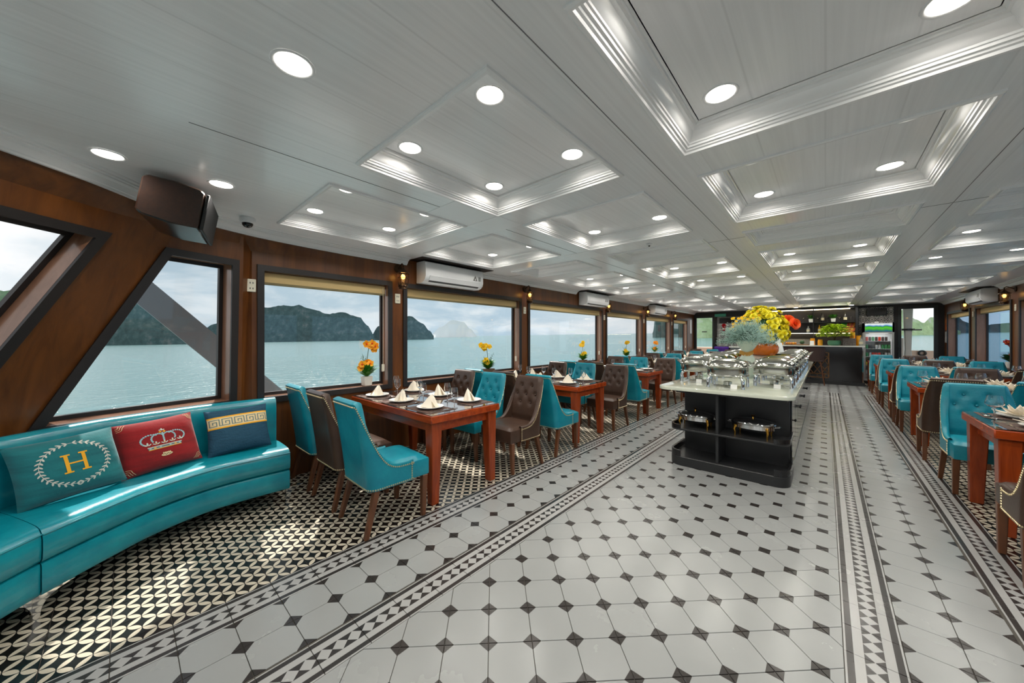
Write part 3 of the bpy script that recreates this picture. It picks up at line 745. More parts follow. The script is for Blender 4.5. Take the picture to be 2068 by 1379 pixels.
def glass_prof(bowl):
    if bowl == 'tall': out = [(.031, 0), (.032, .002), (.008, .006), (.004, .012), (.0036, .075), (.006, .083), (.022, .094), (.032, .112), (.034, .13), (.031, .16), (.027, .185)]
    else: out = [(.037, 0), (.038, .002), (.009, .006), (.0046, .012), (.0044, .078), (.008, .086), (.034, .098), (.049, .115), (.047, .135), (.040, .165), (.036, .182)]
    inner = [(r-.0019, z) for r, z in out[::-1] if z > .09]+[(.001, .0925 if bowl == 'tall' else .093)]
    return out+inner
gl_tall = M().lathe([(.001, 0)]+glass_prof('tall'), 28, cap=False).mesh('wine_glass', glass, angle=50)
gl_round = M().lathe([(.001, 0)]+glass_prof('round'), 28, cap=False).mesh('wine_glass', glass, angle=50)
def cutlery():
    k = M().box(-.007, .007, -.10, -.01, 0, .004); k.add([(-.006, -.01, .001), (.007, -.01, .001), (.008, .08, .001), (-.002, .105, .001), (-.006, -.01, .003), (.007, -.01, .003), (.008, .08, .003), (-.002, .105, .003)], [(0, 3, 2, 1), (4, 5, 6, 7), (0, 1, 5, 4), (1, 2, 6, 5), (2, 3, 7, 6), (3, 0, 4, 7)])
    f = M().box(-.004, .004, -.10, .04, .001, .004); f.box(-.011, .011, .04, .055, .001, .004)
    for i in range(4): f.box(-.011+i*.0065, -.0085+i*.0065, .055, .1, .002, .004)
    s_ = M().box(-.004, .004, -.10, .05, .001, .004); s_.lathe([(.001, .0), (.014, .0015), (.019, .005)], 14, (0, .075, 0), 1, 1.5, cap=False)
    return k.mesh('knife', chrome, smooth=False), f.mesh('fork', chrome, smooth=False), s_.mesh('spoon', chrome, angle=60)
kn_me, fk_me, sp_me = cutlery()
mat_me = M().box(-.20, .20, -.14, .14, 0, .0022).mesh('placemat', placemat_m, smooth=False)
ZT = .7585
def seat_word(side, k): return ['aisle', 'middle', 'window'][k]
def setting(wall, ti, near, k, x, y, detail, tw):
    """near: -1 = sofa side of the table (diners face the stern), +1 = bar side"""
    side = 'sofa side' if near < 0 else 'bar side'; where = '%s seat, %s of the %s %s table' % (seat_word(wall, k), side, ORD[ti], wall)
    rz = 0 if near < 0 else pi; sg = near
    P = lambda dx, dy: (x-sg*dx, y-sg*dy)     # dx to the diner's right, dy away from the diner
    c = lambda dx, dy, z: (*P(dx, dy), ZT+z)
    bare = wall == 'left' and ti == 2
    if detail > 0:
        tag(put('placemat', mat_me, None, c(0, .145, 0), (0, 0, rz)), 'brown woven placemat at the '+where, 'placemat', 'placemats')
    hz = .0024 if detail > 0 else .0002
    tag(put('dinner_plate', plate_me, None, c(0, .15, hz), (0, 0, rz)), 'white round plate at the '+where, 'plate', 'dinner plates')
    fan = wall == 'right'
    if not bare:
        tag(put('napkin', nap_fan if fan else nap_tent, None, c(0, .15, hz+.0105), (0, 0, rz+random.uniform(-.9, .9))), ('cream lotus folded napkin at the ' if fan else 'cream standing folded napkin at the ')+where, 'napkin', 'napkins on plates')
    tag(put('wine_glass', gl_round if fan else gl_tall, None, c(.155, .30, .0002)), ('round bowled wine glass at the ' if fan else 'tall stemmed wine glass at the ')+where, 'glass', 'wine glasses')
    if detail > 1:
        tag(put('knife', kn_me, None, c(.15, .13, hz+.0003), (0, 0, rz)), 'steel table knife at the '+where, 'knife', 'knives')
        tag(put('fork', fk_me, None, c(-.15, .13, hz), (0, 0, rz)), 'steel table fork at the '+where, 'fork', 'forks')
        tag(put('spoon', sp_me, None, c(.175, .13, hz), (0, 0, rz)), 'steel soup spoon at the '+where, 'spoon', 'spoons')
LT = [1.675, 3.93, 6.33, 8.72, 11.05, 13.25]     # sofa-side edge of each left table
RT = [4.10, 6.85, 9.25, 11.62, 13.7]
SX = [.57, .0, -.57]
first = True
for wall, lst in (('left', LT), ('right', RT)):
    for ti, ya in enumerate(lst):
        cx = -3.14 if wall == 'left' else 1.635; cy = ya+TW/2; short = wall == 'right' and ti == 4
        lab = 'red brown wooden dining table, %s from the %s' % (ORD[ti]+' '+wall, 'sofa')
        if first: tproto.location = (cx, cy, 0); tproto['label'] = lab; first = False
        else: dup(tproto, lab, (cx, cy, 0))
        if short: continue
        for near in (-1, 1):
            for k in range(3):
                x = cx+(SX[k] if wall == 'left' else -SX[k])
                kind = ('teal', 'brown', 'teal')[k] if near < 0 else ('brown', 'teal', 'brown')[k]
                if wall == 'right': kind = 'brown' if kind == 'teal' else 'teal'
                y = (ya-.32 if near < 0 else ya+TW+.40) if wall == 'left' else (ya-.52 if near < 0 else ya+TW+.29)
                jit = random.uniform(-.012, .012)
                lab = '%s buttoned leather chair, %s seat, %s of the %s %s table' % ('teal' if kind == 'teal' else 'brown', seat_word(wall, k), 'sofa side' if near < 0 else 'bar side', ORD[ti], wall)
                place(kind, lab, (x+jit, y, 0), (0 if near < 0 else pi)+random.uniform(-.03, .03))
                det = 2 if (wall, ti) in (('left', 0), ('left', 1), ('right', 0), ('right', 1)) else (1 if ti < 3 else 0)
                setting(wall, ti, near, k, x*.86+cx*.14, ya+.02 if near < 0 else ya+TW-.02, det, TW)

# ------------------------------------------------------------------ sofa
def cr(pts, t):
    n = len(pts)-1; s_ = t*n; i = min(n-1, int(s_)); f = s_-i; P = [Vector(p) for p in pts]
    p0, p1, p2, p3 = P[max(0, i-1)], P[i], P[i+1], P[min(n, i+2)]
    return .5*((2*p1)+(p2-p0)*f+(2*p0-5*p1+4*p2-p3)*f*f+(-p0+3*p1-3*p2+p3)*f**3)
FR = [(-2.86, -.27), (-3.06, -.05), (-3.22, .16), (-3.34, .48), (-3.345, .93)]
BK = [(-3.33, -.46), (-3.50, -.23), (-3.62, -.02), (-3.735, .45), (-3.735, .93)]
FR2 = [(-2.33, -.72), (-2.50, -.58), (-2.68, -.43), (-2.865, -.275)]; BK2 = [(-2.72, -1.22), (-2.94, -.95), (-3.14, -.70), (-3.335, -.465)]
def sofa(name, label, FRp, BKp, legs):
    t = thing(name, label, 'sofa', (0, 0, 0), group='teal bench sofas')
    def seatf(prof):
        def f(a, b):
            p, q = cr(FRp, a), cr(BKp, a); k = b*(len(prof)-1); i = min(len(prof)-2, int(k)); fr = k-i
            o = prof[i][0]+(prof[i+1][0]-prof[i][0])*fr; z = prof[i][1]+(prof[i+1][1]-prof[i][1])*fr
            dr = (q-p).normalized(); Ls = (q-p).length; base_ = p+dr*(o if o < .3 else Ls+(o-.4)); return (base_.x, base_.y, z)
        return f
    low = [(.012, .13), (.005, .14), (.0, .16), (.0, .27), (.006, .283), (.02, .288)]
    cush = [(.02, .29), (.004, .297), (-.008, .315), (-.012, .36), (-.010, .41), (.0, .437), (.022, .455), (.06, .463), (.16, .466), (.29, .466), (.43, .46)]
    back = [(.405, .44), (.40, .5), (.398, .74), (.402, .80), (.415, .83), (.44, .845), (.48, .845), (.505, .83), (.515, .80), (.515, .12)]
    for nm, pr, rad in (('seat_base', low+[(.39, .288), (.39, .13)], 0), ('seat_cushion', cush+[(.43, .29)], 0), ('backrest', back, 0)):
        m = M(); n = 30; f = seatf(pr); k = len(pr)
        m.add([f(i/(n-1), j/(k-1)) for i in range(n) for j in range(k)], [(i*k+j, (i+1)*k+j, (i+1)*k+(j+1) % k, i*k+(j+1) % k) for i in range(n-1) for j in range(k)])
        m.add([f(0, j/(k-1)) for j in range(k)], [list(range(k))[::-1]]); m.add([f(1, j/(k-1)) for j in range(k)], [list(range(k))])
        m.build(nm, sofa_teal, t, angle=40)
    m = M(); pts = [(cr(FRp, i/24).x, cr(FRp, i/24).y) for i in range(25)]
    pp = []
    for i in range(25):
        p, q = cr(FRp, i/24), cr(BKp, i/24); dr = (q-p).normalized(); p = p+dr*-.0075; pp.append((p.x, p.y, .432))
    m.tube(pp, .004, 6); m.build('seat_piping', sofa_teal, t)
    for a, rz in legs:
        p, q = cr(FRp, a), cr(BKp, a); dr = (q-p).normalized(); tn = Vector((-dr.y, dr.x)) if rz > 0 else Vector((dr.y, -dr.x)); p = p+dr*.05
        m = M(); prof = [(0, 0), (.022, 0), (.028, .05), (.045, .085), (.085, .112), (.14, .13), (0, .13)]
        m.prism_dir([(p.x+tn.x*o, p.y+tn.y*o, z) for o, z in prof], (dr.x*.028, dr.y*.028, 0)); m.build('leg', chrome, t, smooth=False)
    return t
sofa('bench_sofa', 'long teal leather bench sofa curving under the slanted bow window', FR, BK, ((.015, 1), (.985, -1)))
sofa('bench_sofa', 'end of a second teal bench sofa at the left picture edge', FR2, BK2, ((.97, -1), (.05, 1)))
for o in list(COL.objects):
    if o.name.startswith('leg') and o.parent and o.parent.name.startswith('bench_sofa'): o['label'] = 'polished chrome bracket leg'

# ------------------------------------------------------------------ cushions
class Cushion:
    def __init__(s, name, label, mt, loc, ex, ey, w, h, puff=.11):
        """loc = centre of the back face; ex, ey = unit axes (right, up); front = ex x ey"""
        s.ex, s.ey = Vector(ex).normalized(), Vector(ey).normalized(); s.ez = s.ex.cross(s.ey).normalized(); s.ey = s.ez.cross(s.ex)
        s.loc, s.w, s.h, s.p = Vector(loc), w, h, puff; s.t = thing(name, label, 'cushion', tuple(loc), group='cushions on the bench sofa')
        m = M(); n = 33
        m.grid(lambda a, b: s.pt(2*a-1, 2*b-1, 1), n, n); m.grid(lambda a, b: s.pt(2*a-1, 2*b-1, -.25), n, n)
        m.build('cover', mt, s.t)
    def pt(s, a, b, side, lift=0):
        k = max(0, 1-abs(a)**2.6)**.55*max(0, 1-abs(b)**2.6)**.55
        pin = 1-.055*(1-abs(b)**2)*abs(a)**8*1; pin2 = 1-.055*(1-abs(a)**2)*abs(b)**8
        wr = .004*math.sin(9*a+4*b)*(abs(a)**2)*k
        return tuple(s.ex*(a*s.w/2*pin)+s.ey*(b*s.h/2*pin2)+s.ez*(s.p*k*side*.8+lift+wr*side))
    def decal(s, name, polys, mt, lift=.0022):
        m = M()
        for poly in polys:
            b = bmesh.new(); vs = [b.verts.new((x, y, 0)) for x, y in poly]; b.faces.new(vs)
            bmesh.ops.triangulate(b, faces=b.faces)
            for _ in range(3):
                es = [e for e in b.edges if e.calc_length() > .08]
                if not es: break
                bmesh.ops.subdivide_edges(b, edges=es, cuts=1, use_grid_fill=False); bmesh.ops.triangulate(b, faces=b.faces)
            b.verts.index_update()
            m.add([s.pt(v.co.x, v.co.y, 1, lift) for v in b.verts], [[v.index for v in f.verts] for f in b.faces]); b.free()
        return m.build(name, mt, s.t)
def ell(cx, cy, rx, ry, rot=0, n=10):
    c, s_ = math.cos(rot), math.sin(rot); return [(cx+rx*math.cos(2*pi*i/n)*c-ry*math.sin(2*pi*i/n)*s_, cy+rx*math.cos(2*pi*i/n)*s_+ry*math.sin(2*pi*i/n)*c) for i in range(n)]
def band(pts, w):
    out = []
    for i in range(len(pts)-1):
        (x0, y0_), (x1, y1_) = pts[i], pts[i+1]; dx, dy = x1-x0, y1_-y0_; l_ = math.hypot(dx, dy) or 1; nx, ny = -dy/l_*w/2, dx/l_*w/2
        out.append([(x0+nx, y0_+ny), (x0-nx, y0_-ny), (x1-nx, y1_-ny), (x1+nx, y1_+ny)])
    return out
rc = lambda x0, x1, y0_, y1_: [(x0, y0_), (x1, y0_), (x1, y1_), (x0, y1_)]
def cushion_frame(a, off=.0):
    p, q = cr(FR, a), cr(BK, a); dr = (q-p).normalized(); rgt = Vector((-dr.y, dr.x, 0))
    if rgt.y < 0: rgt = -rgt
    return p, q, dr, rgt
def sofa_cushion(name, label, mt, pix_lo, a, w, h, lean=.32, roll=0., puff=.11, z=.462):
    """stands on the seat, leaning on the backrest at parameter a along the sofa"""
    p, q, dr, rgt = cushion_frame(a); d3 = Vector((dr.x, dr.y, 0)); base_ = Vector((q.x, q.y, 0))-d3*(.05+math.sin(lean)*h)
    up = Vector((0, 0, 1))*math.cos(lean)+d3*math.sin(lean)
    ex = (rgt*math.cos(roll)+up*math.sin(roll)); ey = (up*math.cos(roll)-rgt*math.sin(roll))
    lift = abs(math.sin(roll))*w/2
    return Cushion(name, label, mt, base_+Vector((0, 0, z))+up*(h/2)+Vector((0, 0, lift))*math.cos(lean)-d3*.02, ex, ey, w, h, puff)
velvet_t = mat('cushion_teal_velvet', srgb(4, 92, 100), .85, sheen=.3, var=(3., srgb(18, 124, 128), (1, 1, 9)), bump=(30., .25))
velvet_r = mat('cushion_red_velvet', srgb(120, 6, 12), .85, sheen=.25, var=(3., srgb(158, 10, 18), (1, 1, 9)), bump=(30., .25))
denim = mat('cushion_denim', srgb(24, 62, 84), .85, var=(14., srgb(40, 86, 110), (1, 1, 14)), bump=(90., .35))
pr_gold = mat('print_gold', srgb(240, 174, 40), .8); pr_silver = mat('print_silver', srgb(206, 208, 198), .8); pr_blue = mat('print_pale_blue', srgb(150, 190, 196), .8)
pr_cream = mat('print_cream', srgb(226, 206, 160), .8); pr_grey = mat('print_slate', srgb(96, 118, 120), .8); pr_red = mat('print_orange_red', srgb(206, 74, 34), .8); pr_dred = mat('print_dark_red', srgb(70, 4, 8), .8)
c1 = sofa_cushion('cushion', 'teal velvet cushion with a gold letter H inside a laurel wreath', velvet_t, 0, .205, .43, .365, .42, .05, .11)
leaves = []; nl = 34
for i in range(nl):
    a = 2*pi*i/nl; rx, ry = .62, .66; x, y = rx*math.cos(a), ry*math.sin(a)-.02; tg = math.atan2(ry*math.cos(a), -rx*math.sin(a))
    up_ = math.pi if not (-pi/2 < ((a+pi/2) % (2*pi))-pi < pi/2) else 0
    dr_ = tg if a < pi*1.5 and a > pi*.5 else tg+pi
    for sgn in (-1, 1): leaves.append(ell(x+.035*math.cos(dr_+sgn*1.25)+.02*math.cos(dr_), y+.035*math.sin(dr_+sgn*1.25)+.02*math.sin(dr_), .052, .02, dr_+sgn*.75, 8))
c1.decal('wreath_print', leaves+band([(.62*math.cos(2*pi*i/48), .66*math.sin(2*pi*i/48)-.02) for i in range(49)], .012), pr_silver)
hp = []
for sgn in (-1, 1):
    hp += [rc(sgn*.16-.035, sgn*.16+.035, -.30, .26), rc(sgn*.16-.085, sgn*.16+.085, .235, .28), rc(sgn*.16-.085, sgn*.16+.085, -.32, -.275)]
hp.append(rc(-.13, .13, -.045, .0))
c1.decal('letter_print', hp, pr_gold)
c2 = sofa_cushion('cushion', 'dark red velvet cushion with an embroidered jewelled crown', velvet_r, 0, .585, .44, .37, .38, .04, .10)
crownp = []; cb = []
def beads(pts, r=.026):
    return [ell(x, y, r, r*1.1, 0, 8) for x, y in pts]
arc = lambda cx, cy, rx, ry, a0, a1, n: [(cx+rx*math.cos(a0+(a1-a0)*i/(n-1)), cy+ry*math.sin(a0+(a1-a0)*i/(n-1))) for i in range(n)]
be = []
for sgn in (-1, 1):
    be += [(sgn*abs(x) if False else sgn*x, y) for x, y in arc(.30, .13, .235, .20, -.9, 2.2, 13)]
    be += [(sgn*x, y) for x, y in arc(.13, .14, .16, .18, -.5, 2.3, 10)]
be += [(0, .05+.045*i) for i in range(7)]
c2.decal('crown_bead_print', beads(be), pr_blue)
lil = []
for x in (-.40, -.20, 0, .20, .40):
    y = -.06+.10*(x*x)
    lil += [ell(x, y+.05, .022, .06, 0, 8), ell(x-.05, y+.015, .018, .048, .9, 8), ell(x+.05, y+.015, .018, .048, -.9, 8)]
lil += [rc(-.42, .42, -.155, -.125), rc(-.40, .40, -.225, -.21)]
c2.decal('crown_cross_print', [ell(0, .46, .022, .05), ell(-.045, .44, .03, .02), ell(.045, .44, .03, .02)], pr_silver, .0026)
c2.decal('crown_lily_print', lil, pr_silver, .0026)
c2.decal('crown_band_print', [rc(-.41, .41, -.21, -.155)], pr_grey, .0024)
c2.decal('crown_gem_print', [ell(x, -.183, .032, .022) for x in (-.25, .25)]+[ell(x, -.03+.1*x*x, .018, .018) for x in (-.2, 0, .2)]+[rc(-.4, .4, -.25, -.232), ell(-.05, .37, .035, .028), ell(.05, .37, .035, .028)], pr_gold, .0032)
c2.decal('crown_blue_gem_print', [ell(x, -.183, .03, .022) for x in (-.36, -.12, .12, .36)], pr_blue, .0032)
c2.decal('crown_ruby_print', [ell(x, -.085+.1*x*x, .016, .016) for x in (-.3, -.1, .1, .3)], pr_red, .0034)
c2.decal('crest_print', [ell(0, -.50, .14, .055, .06, 14)]+[ell(-.08+.04*i, -.44, .018, .03) for i in range(5)], pr_cream)
c2.decal('crest_detail_print', band([(-.1, -.50), (-.06, -.47), (-.02, -.52), (.02, -.47), (.06, -.51), (.1, -.48)], .014), pr_dred, .003)
fl = []
for sx in (-1, 1):
    for sy in (-1, 1):
        for k, r_ in enumerate((.10, .16, .22)): fl += band([(sx*(.93-r_*(1-.25*math.sin(3*q_))*math.cos(q_)), sy*(.93-r_*math.sin(q_))) for q_ in [pi/2*i/7 for i in range(8)]], .012)
c2.decal('corner_scroll_print', fl, pr_cream)
c3 = sofa_cushion('cushion', 'navy denim cushion with a gold Greek key band', denim, 0, .835, .42, .365, .34, .03, .09)
c3.decal('band_print', [rc(-.97+.194*i, -.97+.194*(i+1), .18, .58) for i in range(10)], pr_cream, .0018)
key = []
for i in range(5):
    x = -.92+.375*i; g = lambda x0, x1, y0_, y1_: key.append(rc(x+x0, x+x1, y0_, y1_))
    g(0, .32, .50, .53); g(0, .03, .26, .53); g(0, .24, .23, .26); g(.21, .24, .26, .42); g(.1, .24, .40, .43); g(.1, .13, .32, .42); g(.29, .32, .26, .53); g(.29, .375, .23, .26)
c3.decal('greek_key_print', key, pr_grey, .0026)
c3.decal('band_edge_print', [rc(-.97+.194*i, -.97+.194*(i+1), y, y+.06) for i in range(10) for y in (.12, .58)], pr_gold, .002)
# ------------------------------------------------------------------ downlights
ring_me = M().lathe([(.058, .0), (.066, -.004), (.071, -.003), (.072, .0)], 28, cap=False).mesh('trim_ring', plastic_white, angle=60)
lens_me = M().lathe([(.001, -.0035), (.052, -.0035), (.058, -.001)], 28, cap=False).mesh('lens', lens_m)
NDL = 0
def downlight(x, y, z, label, power=LAMP_W):
    global NDL
    t = thing('downlight', label, 'downlight', (x, y, z), group='recessed ceiling downlights')
    put('trim_ring', ring_me, t); put('lens', lens_me, t)
    key = 'downlight_bulb'
    ld = bpy.data.lights.get(key+str(power)) or bpy.data.lights.new(key+str(power), 'AREA')
    ld.shape = 'DISK'; ld.size = .10; ld.spread = R(156); ld.energy = power; ld.color = (1, .95, .87)
    lo = bpy.data.objects.new('bulb', ld); COL.objects.link(lo); lo.parent = t; lo.location = (0, 0, -.006)
for ci, (x0, x1) in enumerate(COLX):
    for ri, (a, b, lit) in enumerate(ROWY):
        if not lit: continue
        cx, cy = (x0+x1)/2, (a+b)/2-.015
        for sx in (-1, 1):
            for sy in (-1, 1):
                lab = 'round downlight, %s %s corner of the %s coffer in the %s row' % ('far' if sy > 0 else 'near', 'right' if sx > 0 else 'left', ORD[ri], ['left wall', 'left middle', 'right middle', 'right wall'][ci])
                downlight(cx+sx*.33, cy+sy*.345, ZC+CD, lab)
for (x, y), lab in (((-1.451, .414), 'round downlight alone on the flat ceiling ahead of the coffers'), ((-2.92, -.06), 'round downlight left of the hanging loudspeaker'), ((-2.936, .424), 'round downlight right of the hanging loudspeaker'), ((-.74, 15.1), 'small round downlight above the bar shelves'), ((.6, 15.1), 'small round downlight above the drinks fridge'), ((0.2, -.7), 'round downlight behind the photographer'), ((-1.6, -.9), 'round downlight over the bow')):
    downlight(x, y, ZC-.001, lab)
# ------------------------------------------------------------------ wall lanterns
def make_lantern():
    t = thing('wall_lantern', 'x', 'lantern', group='bronze ship lanterns on the pillars')
    # local +X points into the room; origin on the wall
    M().lathe([(.05, 0), (.055, .01), (.02, .02)], 14).xf(Matrix.Rotation(pi/2, 4, 'Y')).build('wall_plate', bronze, t)
    M().tube([(.01, 0, .0), (.06, 0, .03), (.10, 0, .05), (.125, 0, .03), (.125, 0, .0)], .008, 8).build('arm', bronze, t)
    M().lathe([(.004, .0), (.012, -.005), (.016, -.018), (.05, -.05), (.078, -.068), (.08, -.074), (.05, -.072)], 8, (.125, 0, 0), cap=False).build('roof', bronze, t, smooth=False)
    M().lathe([(.046, -.075), (.05, -.10), (.05, -.16), (.04, -.20)], 14, (.125, 0, 0), cap=False).build('glass_chimney', pane_mat('lantern_glass', (1, .86, .6, 1), .2), t)
    g = M()
    for k in range(6):
        a = pi/3*k; c, s_ = math.cos(a), math.sin(a); g.tube([(.125+c*.06, s_*.06, -.07), (.125+c*.064, s_*.064, -.13), (.125+c*.058, s_*.058, -.20), (.125+c*.05, s_*.05, -.225)], .0035, 5)
    for z, r_ in ((-.13, .064), (-.2, .058)): g.tube([(.125+r_*math.cos(2*pi*k/18), r_*math.sin(2*pi*k/18), z) for k in range(18)], .003, 5, closed=True)
    g.build('cage', bronze, t)
    M().lathe([(.03, -.20), (.055, -.215), (.06, -.235), (.045, -.25), (.05, -.265), (.02, -.27)], 12, (.125, 0, 0)).build('oil_base', bronze, t)
    M().ball((.125, 0, -.115), .026, 10, 8, 1.2).build('bulb', bulb_m, t)
    note(t); return t
lan = make_lantern(); fl_ = True
for i, (x, y, rz) in enumerate([(XL, 2.30, 0), (XL, 4.78, 0), (XL, 7.80, 0), (XL, 10.28, 0), (XL, 12.80, 0), (XR, 13.0, pi), (XR, 10.6, pi)]):
    lab = 'bronze caged ship lantern on the %s pillar of the left wall' % ORD[i] if i < 5 else ['bronze caged ship lantern on the right wall, nearer the glass door', 'bronze caged ship lantern on the right wall beside the air conditioner'][i-5]
    if fl_: lan.location = (x, y, 2.26); lan['label'] = lab; fl_ = False; o = lan
    else: o = dup(lan, lab, (x, y, 2.26), rz)
    ld = bpy.data.lights.new('lantern_bulb', 'POINT'); ld.energy = .9; ld.color = (1, .6, .22); ld.shadow_soft_size = .03
    lo = bpy.data.objects.new('lantern_light', ld); COL.objects.link(lo); lo.parent = o; lo.location = (.125, 0, -.105)
# ------------------------------------------------------------------ air conditioners
def make_ac(wd):
    t = thing('air_conditioner', 'x', 'air conditioner', group='wall air conditioners')
    pr = [(0, 0), (0, .275), (.17, .275), (.205, .262), (.212, .20), (.215, .085), (.20, .045), (.17, .018), (.12, .0)]   # (depth, z)
    m = M(); m.prism_dir([(x, -wd/2, z) for x, z in pr], (0, wd, 0)); m.build('body', plastic_white, t, bevel=.006, bseg=2)
    v = M(); v.prism_dir([(.2165, -wd/2+.07, .082), (.2, -wd/2+.07, .04), (.165, -wd/2+.07, .012), (.155, -wd/2+.07, .02), (.19, -wd/2+.07, .06)], (0, wd-.14, 0)); v.build('outlet', mat('ac_outlet_dark', srgb(70, 72, 74), .5), t, smooth=False)
    f = M(); f.prism_dir([(.222, -wd/2+.06, .095), (.224, -wd/2+.06, .09), (.197, -wd/2+.06, .03), (.192, -wd/2+.06, .032)], (0, wd-.12, 0)); f.build('flap', plastic_white, t, smooth=False)
    g = mat('ac_sticker', srgb(110, 112, 108), .5)
    M().prism_dir([(.2155, wd/2-.20, .11), (.2155, wd/2-.12, .11), (.2155, wd/2-.16, .185)], (.0012, 0, 0)).build('warning_sticker', g, t, smooth=False)
    M().prism_dir([(.217, wd/2-.172, .118), (.217, wd/2-.148, .118), (.217, wd/2-.16, .15)], (.0008, 0, 0)).build('warning_mark', plastic_white, t, smooth=False)
    s_ = M()
    for k in range(5): s_.box(.2148, .2162, wd/2-.10, wd/2-.055, .112+k*.013, .121+k*.013)
    s_.build('label_print', g, t, smooth=False, weld=False)
    note(t); return t
ac = make_ac(1.0); boxd = mat('recess_dark_wood', srgb(40, 28, 24), .5)
for i, ((a, b), lab) in enumerate(zip(ACS, ('white air conditioner on the left wall nearest the sofa', 'white air conditioner in the middle of the left wall', 'white air conditioner at the far end of the left wall'))):
    y = (a+b)/2; loc = (XL+.012, y, 2.105)
    if i == 0: ac.location = loc; ac['label'] = lab
    else: dup(ac, lab, loc, 0)
    tag(M().box(XL+.001, XL+.30, a-.10, b+.14, ZC-.006, ZC-.001).build('recess_board', boxd, smooth=False), 'dark ceiling board above the %s left air conditioner' % ORD[i], 'board')
dup(ac, 'white air conditioner on the right wall', (XR-.012, 11.91, 2.105), pi)
tag(M().box(XR-.30, XR-.001, 11.28, 12.54, ZC-.006, ZC-.001).build('recess_board', boxd, smooth=False), 'dark ceiling board above the right wall air conditioner', 'board')
# ------------------------------------------------------------------ blinds, sockets
for k, a, b, X, w in WINS:
    s_ = 1 if X < 0 else -1; x0 = X-s_*.06
    side = 'left' if X < 0 else 'right'; idx = k-2 if X < 0 else k-9
    if X > 0 and idx > 2: continue
    t = thing('roller_blind', 'rolled up tan roller blind in the %s window of the %s wall' % (ORD[idx], side), 'blind', (x0, (a+b)/2, 1.93), group='roller blinds')
    hw = (b-a)/2-.065
    M().box(-.012, .012, -hw, hw, .0, .10).build('fabric_roll', blind, t, bevel=.006)
    M().box(-.016, .016, -hw, hw, -.018, .004).build('weight_bar', blind_d, t, bevel=.004)
    if X < 0:
        M().tube([(.02, hw-.03, .08), (.021, hw-.03, -.4), (.02, hw-.03, -.86)], .003, 6).build('pull_cord', cream, t)
        M().box(.008, .032, hw-.045, hw-.015, -.95, -.86).build('cord_weight', cream, t, bevel=.004)
sock_me = M().box(0, .012, -.036, .036, -.06, .06).mesh('plate', cream, bevel=.004)
hole_me = M()
for dz in (-.026, .026):
    for dy in (-.011, .011): hole_me.box(.0118, .0126, dy-.004, dy+.004, dz-.010, dz+.006)
hole_me = hole_me.mesh('socket_slots', mat('slot_dark', (.1, .1, .09, 1), .6), smooth=False, weld=False)
for i, (x, y, z, rz) in enumerate([(XL, .795, 1.885, 0), (XL, 2.295, 1.885, 0), (XL, 4.78, 1.88, 0), (XL, 7.80, 1.88, 0), (XL, 10.28, 1.88, 0), (XL, 12.80, 1.88, 0), (XR, 13.0, 1.93, pi), (XR, 10.6, 1.93, pi)]):
    lab = 'cream double wall socket beside the sofa window' if i == 0 else ('cream wall socket under the %s left lantern' % ORD[i-1] if i < 6 else ['cream wall socket under the far right lantern', 'cream wall socket under the near right lantern'][i-6])
    t = thing('wall_socket', lab, 'socket', (x, y, z), rz, 'wall sockets'); put('plate', sock_me, t); put('socket_slots', hole_me, t)
# ------------------------------------------------------------------ loudspeaker and dome camera
t = thing('loudspeaker', 'dark wooden loudspeaker hanging from the ceiling over the sofa', 'loudspeaker', (-3.17, .25, 2.225), R(-13))
spw = wood('speaker_veneer', srgb(34, 22, 17), srgb(54, 34, 25), .3, (.7, 8, 8), 4., .3)
m = M(); m.prism_dir([(.235, y, z) for y, z in [(-.15, -.10), (-.15, .10), (-.13, .118), (.0, .128), (.11, .12), (.135, .10), (.135, -.125), (.0, -.135), (-.12, -.12)]], (-.47, 0, 0))
m.build('cabinet', spw, t, bevel=.008); M().box(-.23, .23, .139, .158, -.13, .102).build('grille', mat('speaker_cloth', (.012, .012, .013, 1), .6), t, bevel=.004)
M().box(-.03, .03, -.03, .03, .12, .172).build('bracket', black_metal, t, smooth=False)
for o in list(COL.objects):
    if o.parent == t: pass
t.rotation_euler = (R(-9), 0, R(-13))
t = thing('dome_camera', 'small white dome security camera on the ceiling by the loudspeaker', 'camera', (-3.60, .69, ZC-.001), 0)
M().lathe([(.055, 0), (.058, -.02), (.05, -.042), (.045, -.045)], 24).build('housing', plastic_white, t)
M().lathe([(.04, -.044), (.038, -.058), (.028, -.072), (.012, -.08), (.001, -.081)], 20, cap=False).build('dome', black_gloss, t)
t = thing('smoke_detector', 'small sensor on the ceiling between the middle coffers', 'sensor', (-1.40, 3.75, ZC-.001)); M().lathe([(.03, 0), (.03, -.01), (.012, -.02)], 16).build('housing', plastic_white, t); M().lathe([(.01, -.02), (.008, -.03)], 8).build('sensor_tip', black_metal, t)
